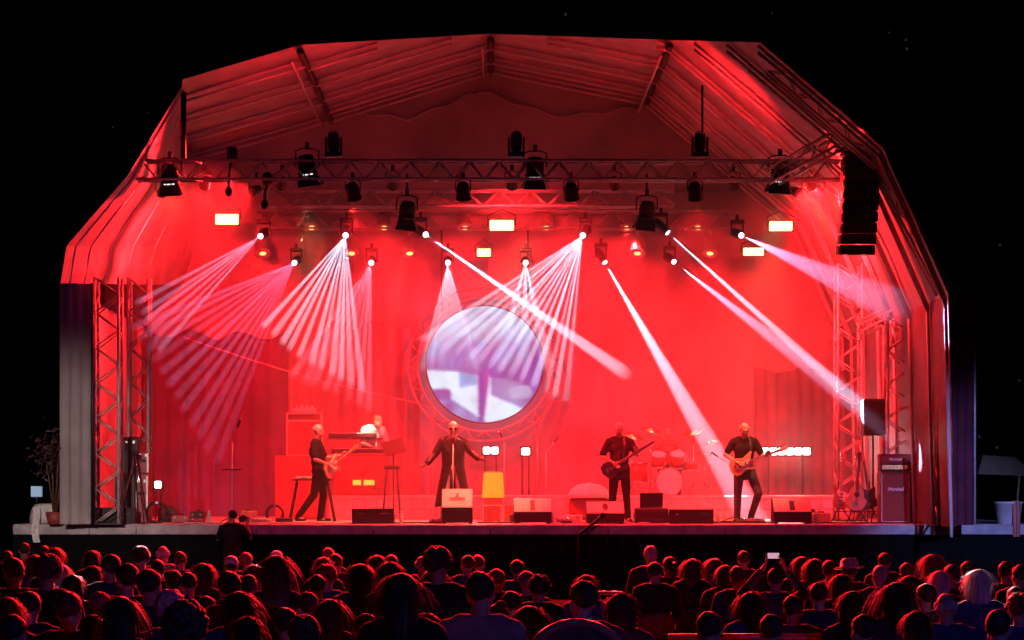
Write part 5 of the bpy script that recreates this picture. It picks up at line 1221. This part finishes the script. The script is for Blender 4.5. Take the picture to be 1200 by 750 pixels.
# drummer seated behind the kit
SIT = dict(pelvis=(0, .0, .56), chest=(0, .0, .9), neck=(0, .0, 1.09), head=(0, -.03, 1.25), sR=(-.19, .0, 1.04), sL=(.19, .0, 1.04), hR=(-.09, -.02, .54), hL=(.09, -.02, .54), kR=(-.18, -.42, .54), kL=(.18, -.42, .54), aR=(-.18, -.4, .09), aL=(.18, -.4, .09), tR=(-.2, -.55, .03), tL=(.2, -.55, .03))
Y6 = 6.95; x = P(783, 0, Y6).x
t = person('drummer with a bald head sitting behind the red lit drum kit', (x, Y6, RISER), 0)
J = mod(**SIT); J.update(eR=V((-.34, -.1, .86)), wR=V((-.22, -.32, .98)), eL=V((.34, -.1, .84)), wL=V((.2, -.34, .9)))
hd = {'R': ((.1, -.8, .3), (.8, 0, .5), 1.0), 'L': ((-.1, -.8, .2), (-.8, 0, .5), 1.0)}
body(J, (.2, 0, 0), M['skin'], t, hd, .013); shirt(J, M['drumred'], t, .8, .02); trousers(J, M['denim'], t); shoes(J, M['black'], t); eyes(J, (.2, 0, 0), t)
for s_, nm in ((-1, 'right'), (1, 'left')):
    w_ = J['wR' if s_ < 0 else 'wL'] + V((0, -.08, .0)); tk = tag(MB().tube(t.location + w_, t.location + w_ + V((-s_ * .02, -.3, .1 if s_ < 0 else .02)), .008, 6).build('drum_stick', M['maple'], None, True), f'wooden drum stick in the drummer\'s {nm} hand', 'drum stick')
t = thing('drum_stool', 'round black stool under the drummer', 'stool', (x, Y6, RISER))
MB().lathe([(.001, .42), (.15, .42), (.16, .45), (.001, .455)], 18).build('seat', M['leather'], t, True)
for k in range(3):
    a = k * 2.094; MB().tube((0, 0, .4), (.2 * math.cos(a), .2 * math.sin(a), .006), .012, 6).build('leg', M['chrome'], t, True)
# guitars on stands at the right
def gstand(px, y, label):
    x = P(px, 0, y).x; t = thing('guitar_stand', label, 'guitar stand', (x, y, DECK), 0, 'guitar stands')
    MB().path([(-.18, -.12, .01), (-.02, .1, .3), (-.02, .14, .75)], .011, 6).build('leg', M['black'], t, True); MB().path([(.18, -.12, .01), (.02, .1, .3), (.02, .14, .75)], .011, 6).build('leg', M['black'], t, True)
    MB().box((0, -.02, .2), (.22, .14, .02)).build('cradle', M['rubber'], t); MB().tube((0, .26, .01), (0, .12, .45), .011, 6).build('rear_leg', M['black'], t, True)
    return Matrix.Translation((x, y, DECK))
for px, y, kd, cl, lab in ((1003, 1.4, 'acoustic', 'tan', 'acoustic guitar leaning on a stand left of the tall amplifier'), (985, 1.8, 'strat', 'redcase', 'red electric guitar on a stand left of the acoustic guitar'), (1019, 1.9, 'bass', 'sunburst', 'dark guitar on a stand right beside the acoustic guitar')):
    mw = gstand(px, y, 'low black stand holding the ' + lab.split(' leaning')[0].split(' on a')[0])
    guitar('standing_guitar', lab, mw @ Matrix.Translation((0, -.02, .44)) @ Matrix.Rotation(-.22, 4, 'X') @ Matrix.Rotation(-PI / 2 + .12 * (1 if px < 1010 else -1), 4, 'Y'), kd, M[cl], .5)

# photographer in the pit, arms on the stage edge, seen from behind
Y7 = -.75; x = P(272, 0, Y7).x
t = person('dark figure in the pit at the stage lip below the tall microphone stand, arm raised', (x, Y7, 0), PI, scale=.885)
J = mod(eR=(-.34, -.12, 1.24), wR=(-.28, -.26, 1.5), eL=(.3, -.22, 1.22), wL=(.14, -.34, 1.46), head=(0, -.04, 1.655))
hd = {'R': ((0, -.3, .9), (.8, 0, 0), .5), 'L': ((-.2, -.3, .8), (-.8, 0, 0), .5)}
body(J, (0, 0, .4), M['skin'], t, hd); shirt(J, SHIRTS[0], t, .8, .024, .12); trousers(J, M['denim'], t); shoes(J, M['black'], t); hair('short', J, (0, 0, .4), M['hair_dark'], t)
p = rootM(t) @ (J['wR'] + V((.1, -.1, .1))); t2 = thing('camera', 'dark camera held up at the stage lip below the tall microphone stand', 'camera', p)
MB().box((0, 0, 0), (.14, .08, .1), ch=.012).build('camera_body', M['black'], t2); MB().lathe([(.04, .04), (.04, .14), (.034, .15)], 14, Matrix.Rotation(-PI / 2, 4, 'X')).build('lens', M['black'], t2, True); MB().box((0, .0, .06), (.05, .05, .03), ch=.008).build('flash_hood', M['black'], t2)

# ================================================================== THE AUDIENCE (seen from behind)
CROWD = [  # white hair on beam-lit heads also holds their white rim light
 (28,646,13,'short',0),(52,650,18,'short',0),(64,656,22,'bob','hair_red'),(7,657,16,'short',0),(16,673,28,'short',0),(40,664,23,'long','hair_fair'),(55,673,28,'curly',0),(72,676,22,'bob','hair_white'),
 (108,657,14,'bob',0),(129,667,26,'short',0),(107,678,22,'bob','hair_brown'),(165,656,22,'curly',0),(191,651,20,'fringe','hair_white'),(184,669,22,'short',0),(211,658,18,'short','hair_brown'),(148,681,30,'short',0),(175,689,32,'short',0),
 (236,676,26,'long','hair_brown'),(203,684,20,'ponytail','hair_brown'),(221,686,26,'short',0),(271,664,18,'cap','white'),(289,659,17,'short','hair_fair'),(299,676,24,'bob','hair_brown'),(269,691,32,'short',0),(292,689,22,'ponytail','hair_brown'),
 (277,716,36,'verylong','hair_dark'),(35,713,34,'short','hair_dark'),(80,718,38,'short','hair_brown'),(139,726,40,'long','hair_brown'),(201,717,36,'curly','hair_grey'),(241,716,32,'short',0),(219,742,46,'curly','hair_brown'),(8,721,30,'long','hair_red'),
 (85,690,22,'bob',0),(49,690,24,'long','hair_brown'),(118,712,24,'short','hair_fair'),
 (324,657,18,'cap','white'),(323,674,30,'long','hair_brown'),(304,678,22,'short',0),(385,653,15,'short','hair_red'),(394,661,17,'short','hair_brown'),(379,666,16,'bob','hair_red'),(383,679,26,'curly','hair_red'),(371,689,26,'short',0),
 (420,679,28,'long','hair_dark'),(441,663,18,'bob','hair_brown'),(459,662,18,'short','hair_brown'),(457,678,28,'bob','hair_dark'),(471,700,42,'verylong','hair_brown'),(452,716,36,'crop','hair_dark'),(495,663,15,'fringe','hair_grey'),(513,665,28,'curly','hair_dark'),
 (511,684,28,'long','hair_dark'),(548,663,14,'short','hair_brown'),(561,662,20,'short','hair_brown'),(607,669,18,'short',0),(583,681,25,'short','hair_brown'),(563,697,36,'short','hair_dark'),(618,684,21,'short','hair_fair'),(600,711,26,'short','hair_dark'),
 (359,713,30,'short',0),(387,723,36,'long','hair_brown'),(335,734,38,'short','hair_dark'),(357,748,32,'curly','hair_brown'),(583,727,32,'bun','hair_dark'),(620,732,36,'long','hair_dark'),(497,702,18,'short','hair_brown'),
 (631,692,26,'curly','hair_dark'),(687,690,18,'bob','hair_red'),(683,706,36,'short','hair_dark'),(728,718,36,'bob','hair_dark'),(763,652,21,'crop','hair_grey'),(768,672,24,'short','hair_dark'),(784,665,18,'ponytail','hair_dark'),(811,668,18,'long','hair_brown'),
 (838,667,18,'long','hair_red'),(849,677,20,'bob','hair_brown'),(872,657,16,'short','hair_brown'),(865,678,16,'short',0),(909,681,24,'short','hair_dark'),(832,740,40,'short','hair_dark'),
 (939,665,14,'bob','hair_brown'),(955,668,15,'long','hair_dark'),(973,670,19,'short','hair_dark'),(996,670,22,'hat','cream'),(986,689,22,'long','hair_brown'),(960,700,28,'short','hair_dark'),(1037,660,18,'short','hair_dark'),(1031,676,24,'crop','hair_grey'),
 (1064,673,20,'short','hair_brown'),(1001,713,34,'bob','hair_dark'),(1051,705,34,'verylong','hair_dark'),(1066,691,22,'long','hair_brown'),(1093,665,24,'long','hair_fair'),(1103,684,20,'bob','hair_white'),(1115,676,15,'short','hair_brown'),(1085,701,28,'short','hair_dark'),
 (1109,714,34,'fringe','hair_grey'),(1135,671,18,'short','hair_brown'),(1149,687,30,'bob','hair_white'),(1179,672,18,'short','hair_dark'),(1195,676,20,'short','hair_dark'),(1190,704,26,'short','hair_brown'),(1195,717,26,'curly','hair_red'),(1171,737,40,'crop','hair_dark'),
 (1012,742,36,'short','hair_dark'),(905,742,34,'short','hair_brown'),(500,740,36,'bob','hair_dark'),(428,741,34,'short','hair_brown'),(930,716,30,'short','hair_dark'),(880,712,28,'long','hair_dark'),(1075,738,34,'bob','hair_dark'),(110,744,34,'short','hair_dark'),(15,744,32,'short','hair_dark'),(290,746,34,'bob','hair_dark'),
]
MARKS = [(0, 'the far left stage end'), (35, 'the blue lit box'), (60, 'the white cloth table'), (90, 'the grey white curtain'), (112, 'the leftmost tower'), (135, 'the leftmost monitor speaker'), (160, 'the stacked cases'), (185, 'the bright low lamp'), (210, 'the left fan rays'), (232, 'the dark pedal board'), (272, 'the tall microphone stand'), (300, 'the pale cable heap'), (322, 'the black cable ring'),
         (352, 'the folding table'), (374, 'the striding left guitarist'), (400, 'the desk\'s left edge'), (425, 'the keyboard desk'), (445, 'the desk\'s right edge'), (465, 'the music stand'), (500, 'the singer\'s right hand'), (531, 'the singer'), (556, 'the singer\'s left hand'), (577, 'the amber shade'), (600, 'the red flight cases'), (624, 'the pale topped speaker'), (652, 'the small floor pedal'), (685, 'the boom arm'), (710, 'the orange lit speaker'), (735, 'the bass player'),
         (764, 'the open black screen'), (785, 'the drummer'), (809, 'the speaker by the drums'), (840, 'the drum kit\'s right edge'), (870, 'the right guitarist'), (900, 'the white lamp bar'), (927, 'the grey topped speaker'), (955, 'the lamp bar\'s right end'), (985, 'the red standing guitar'), (1005, 'the acoustic guitar'), (1024, 'the pole speaker'), (1047, 'the tall amplifier'), (1070, 'the amplifier\'s dark side'), (1088, 'the dark spotlight'), (1108, 'the outermost right tower'), (1130, 'the purple curtain'), (1150, 'the beige canopy'), (1182, 'the white tub'), (1200, 'the far right edge')]
HAIRD = dict(short='short haired', crop='close cropped', curly='curly haired', bob='bobbed', long='long haired', verylong='very long haired', ponytail='ponytailed', bun='hair bun wearing', fringe='balding', cap='cap wearing', hat='brimmed hat wearing')
TONE = dict(hair_dark='dark', hair_brown='brown', hair_fair='fair', hair_white='white', hair_red='auburn', hair_grey='grey')
SHN = ['black jacket', 'navy shirt', 'grey shirt', 'wine red top', 'blue shirt', 'pale top']
YAW = [-.45, -.2, 0, .2, .45]
JS = mod(**SIT); JS.update(eR=V((-.25, -.1, .8)), eL=V((.25, -.1, .8)), wR=V((-.13, -.33, .67)), wL=V((.13, -.33, .67)))
hdS = {'R': ((.5, -.8, -.1), (.6, 0, .8), .6), 'L': ((-.5, -.8, -.1), (-.6, 0, .8), .6)}
CACHE = {}
def cached(key, fn):
    if key not in CACHE: CACHE[key] = fn()
    return CACHE[key]
def rotv(i): return (.06 + .05 * ((i * 7) % 3 - 1), .06 * ((i % 3) - 1), YAW[i])
def take(o):
    me = o.data; bpy.data.objects.remove(o); return me
def body_me(i, J, key): return cached(('body', i, key), lambda: take(body(J, rotv(i), M['skin'], None, hdS, .015)))
def shirt_me(kind, J, key):
    def f():
        mb = MB(); sl = 1.0 if kind == 0 else .86; torso(mb, J, .024, 0, sl)
        for s_ in 'RL':
            mb.cap(J['s' + s_], J['e' + s_], .074 * sl, .062); mb.cap(J['e' + s_], J['e' + s_].lerp(J['w' + s_], .8), .058, .046)
        if kind == 0: mb.cap(J['neck'] + V((-.05, .03, -.0)), J['neck'] + V((.05, .03, -.0)), .045, .045)
        mb.cap(J['pelvis'] + V((-.08, 0, 0)), J['pelvis'] + V((.08, 0, 0)), .13, .13)
        return take(remesh(mb, 'shirt', SHIRTS[0], .017, 4, None))
    return cached(('shirt', kind, key), f)
trous_me = take(trousers(JS, M['denim'], None, .014, .017))
def shoes_me():
    mb = MB()
    for s_ in 'RL':
        a, tt = JS['a' + s_], JS['t' + s_]; mb.cap(V((a.x, a.y + .03, .05)), tt + V((0, 0, .015)), .042, .036)
    return take(remesh(mb, 'shoes', M['black'], .014, 2, None))
shoe_me = shoes_me()
def hair_me(style, i):
    JH = JS
    def f():
        Mh = headM(JH, rotv(i))
        if style == 'cap': return cap_mb(Mh).mesh('cap', M['white'], True)
        if style == 'hat': return hat_mb(Mh).mesh('hat', M['cream'], True)
        return hair_mb(style, Mh).mesh('hair', M['hair_dark'], True)
    return cached(('hair', style, i), f)
# chair prototype
def chair_meshes():
    mb = MB(); mb.box((0, 0, .44), (.43, .42, .03), ch=.01); seat = mb.mesh('seat', M['rubber'])
    mb = MB(); vs = []
    for j in range(5):
        for i in range(9):
            u = i / 8 - .5; vs.append((u * (.40 - .04 * (j == 4)), .19 + .06 * j / 4 - .05 * (1 - (2 * u) ** 2) * -1 * .8, .52 + .29 * j / 4 - (.03 * abs(2 * u) ** 4 if j == 4 else 0)))
    n_ = len(vs); vs += [(x, y + .02, z) for x, y, z in vs]
    fs = [(j * 9 + i, j * 9 + i + 1, j * 9 + 10 + i, j * 9 + 9 + i) for j in range(4) for i in range(8)]
    fs += [tuple(n_ + q for q in f[::-1]) for f in fs]
    rim = [i for i in range(9)] + [9 * j + 8 for j in range(1, 5)] + [36 + i for i in range(7, -1, -1)] + [9 * j for j in range(3, 0, -1)]
    fs += [(rim[k], n_ + rim[k], n_ + rim[(k + 1) % len(rim)], rim[(k + 1) % len(rim)]) for k in range(len(rim))]
    mb.add(vs, fs); back = mb.mesh('backrest', M['rubber'], True)
    legs = [MB().path([(a * .19, b * .19, .43), (a * .21, b * .22, 0)], .014, 6).mesh('leg', M['black'], True) for a in (-1, 1) for b in (-1, 1)]
    rails = MB().path([(-.19, .19, .43), (-.195, .24, .78)], .012, 6).path([(.19, .19, .43), (.195, .24, .78)], .012, 6).mesh('back_frame', M['black'], True)
    return [('seat', seat), ('backrest', back), ('back_frame', rails)] + [('leg', l) for l in legs]
CH = chair_meshes()
seen_labels = {}
rnd = random.Random(11)
done_xy = []
def rowname(py): 
    return 'farthest' if py < 661 else 'second farthest' if py < 671 else 'third farthest' if py < 682 else 'middle' if py < 697 else 'second nearest' if py < 722 else 'nearest'
def setmat(o, m):
    o.material_slots[0].link = 'OBJECT'; o.material_slots[0].material = m
for n_, (px, py, w_, st, hm_) in enumerate(CROWD):
    s0 = (py - 562) / .85; k = max(.9, min(1.1, (w_ / .205) / s0)); s_ = (py - 562) / (2.1 - 1.25 * k)
    y = F / s_ - 42; x = (px - 575) / s_
    for it in range(6):                                   # nobody sits in somebody else's lap
        bad = [q for q in done_xy if abs(q[0] - x) < .42 and abs(q[1] - y) < .5]
        if not bad: break
        y += .22 if y > bad[0][1] else -.22
    s_ = F / (42 + y); x = (px - 575) / s_
    kk = (2.1 - (py - 562) / s_) / 1.25
    k = max(.86, min(1.16, kk)); done_xy.append((x, y))
    hm = hm_ or rnd.choice(['hair_dark', 'hair_dark', 'hair_brown']); sh = rnd.choice([0, 0, 0, 1, 1, 2, 3, 4]) if py < 712 else rnd.choice([0, 1, 1, 4, 4, 2])
    if (px, py) in ((191, 651), (563, 697)): sh = 5
    if (px, py) in ((80, 718), (687, 690), (1109, 714)): sh = 4
    mk = min(MARKS, key=lambda q: abs(q[0] - px))[1]
    desc = HAIRD[st] if st in ('cap', 'hat', 'fringe') else (TONE[hm] + ' ' + HAIRD[st])
    if st == 'cap': desc = 'white cap wearing'
    lab = f'{desc} spectator in the {rowname(py)} row, below {mk}'
    if lab in seen_labels: lab = f'{desc} spectator in {SHN[sh]}, {rowname(py)} row, below {mk}'
    if lab in seen_labels: print('DUP', lab)
    seen_labels[lab] = 1
    t = thing('person', lab, 'person', (x, y, 0), PI + rnd.uniform(-.12, .12) - x * .01, 'seated audience'); t.scale = (k, k, k)
    i = rnd.choice([0, 1, 2, 2, 3, 4]); woman = st in ('long', 'verylong', 'bob', 'ponytail', 'bun')
    JJ, key = JS, 's'
    if (px, py) == (909, 681):                            # both arms up with a phone
        JJ = {a: b.copy() for a, b in JS.items()}; JJ.update(eR=V((-.3, -.18, 1.12)), wR=V((-.12, -.3, 1.37)), eL=V((.34, -.16, 1.1)), wL=V((.1, -.3, 1.38))); key = 'phone'
        hd_ = {'R': ((.3, 0, .9), (.3, -.8, 0), .5), 'L': ((-.3, 0, .9), (-.3, -.8, 0), .5)}
        bm = take(body(JJ, rotv(i), M['skin'], None, hd_, .015))
    else: bm = body_me(i, JS, 's')
    place('body', bm, t); o = place('shirt', shirt_me(1 if woman else 0, JJ, key), t); setmat(o, SHIRTS[sh])
    place('trousers', trous_me, t); place('shoes', shoe_me, t)
    o = place('cap' if st == 'cap' else 'hat' if st == 'hat' else 'hair', hair_me(st, i), t)
    if st not in ('cap', 'hat'): setmat(o, M[hm])
    else: place('hair', hair_me('crop', i), t)
    if key == 'phone':
        q = rootM(t) @ V((0, -.36, 1.5)); ph = thing('phone', 'lit phone held up over a head below the white lamp bar', 'phone', q)
        MB().box((0, 0, 0), (.12, .01, .062), ch=.004).build('case', M['black'], ph); MB().box((0, -.0065, 0), (.11, .003, .054)).build('screen', M['phoneglow'], ph)
    ct = thing('chair', 'chair of the ' + lab.replace(' spectator', '').replace(',', '').replace(' in the ', ' ').replace(' in black jacket', ' jacketed'), 'chair', (x, y, 0), t.rotation_euler.z, 'audience chairs'); ct.scale = (k, k, k)
    pale = (px, py) == (768, 672)
    if pale: ct['label'] = 'dull red plastic chair back below the open black screen'
    for nm, me_ in CH:
        o = place(nm, me_, ct)
        if pale: setmat(o, M['chair_red'])  # pale plastic with the red stage light put into its colour
# high tubular chair back and rails among the audience
sH = 203; yH = F / sH - 42; t = thing('tubular_chair', 'arched red tube of an empty chair back in the nearest rows, below the boom arm', 'chair', ((676 - 575) / sH, yH, 0))
hz_ = 2.1 - (730 - 562) / sH
MB().path([V((.29 * math.cos(a) - .0, .02 * math.sin(a), hz_ - .26 + .26 * math.sin(a))) for a in [PI * i / 20 for i in range(21)]], .026, 8).build('back_arch', M['red_plastic'], t, True)
for s__ in (-1, 1): MB().tube((s__ * .29, 0, hz_ - .26), (s__ * .27, .05, 0), .018, 8).build('leg', M['red_plastic'], t, True); MB().tube((s__ * .25, .45, .45), (s__ * .27, .5, 0), .016, 8).build('leg', M['red_plastic'], t, True)
MB().box((0, .25, .45), (.5, .46, .04), ch=.015).build('seat', M['rubber'], t)
def rail(px0, px1, py, s_, label):
    y = F / s_ - 42; z = 2.1 - (py - 562) / s_; a, b = (px0 - 575) / s_, (px1 - 575) / s_; t = thing('hand_rail', label, 'rail', ((a + b) / 2, y, 0), 0, 'rails among the audience'); h = (b - a) / 2
    MB().tube((-h, 0, z), (h, 0, z), .02, 8).build('top_bar', M['red_plastic'], t, True)
    for s__ in (-1, 1): MB().tube((s__ * (h - .03), 0, z), (s__ * (h - .03), 0, 0), .018, 8).build('post', M['red_plastic'], t, True)
rail(783, 962, 746, 178, 'long red lit rail at the bottom, below the right guitarist'); rail(699, 730, 695, 112, 'short red lit rail below the bass player')
# light thrown over the audience: bare white and added red lamps before the truss, and the blue lamp of the sound tower behind
fr = P(700, 190, .1)
for px, tx, ty, W, dg in ((391, 191, 651, 40000, 3.0), (391, 70, 672, 40000, 2.6), (820, 1149, 685, 40000, 3.0), (605, 324, 660, 30000, 2.2)):
    s_ = (ty - 562) / .85; q = V(((tx - 575) / s_, F / s_ - 42, 1.3)); p = P(px, 168, .1) + V((0, -2.7, .0)); spot(None, p, q, (.85, .88, 1), W, dg, .5, .05)
spot(None, (9.5, -44, 5.5), (-1, -26, 1.0), (.07, .12, 1), 1300, 60, .8, .2)     # lamps of the sound tower behind the audience
spot(None, (9, -46, 10), (8.9, 0, 1.2), (.3, .33, 1), 62000, 7, .9, .2)
spot(None, (-8, -46, 10), (-7.4, -.3, 1.5), (1, .74, .66), 34000, 8, .9, .2)
for x in (-3.2, 3.4): spot(None, (x, -46, 10), (x, 0, 1.25), (1, .06, .22), 13000, 11, .9, .2)
for px in (300, 575, 850):  # bare red lamps added before the truss to rim the heads
    spot(None, P(px, 190, -2.6), (P(px, 190, -.35).x * .8, -21, 1.0), RED, 30000, 80, .8, .15)
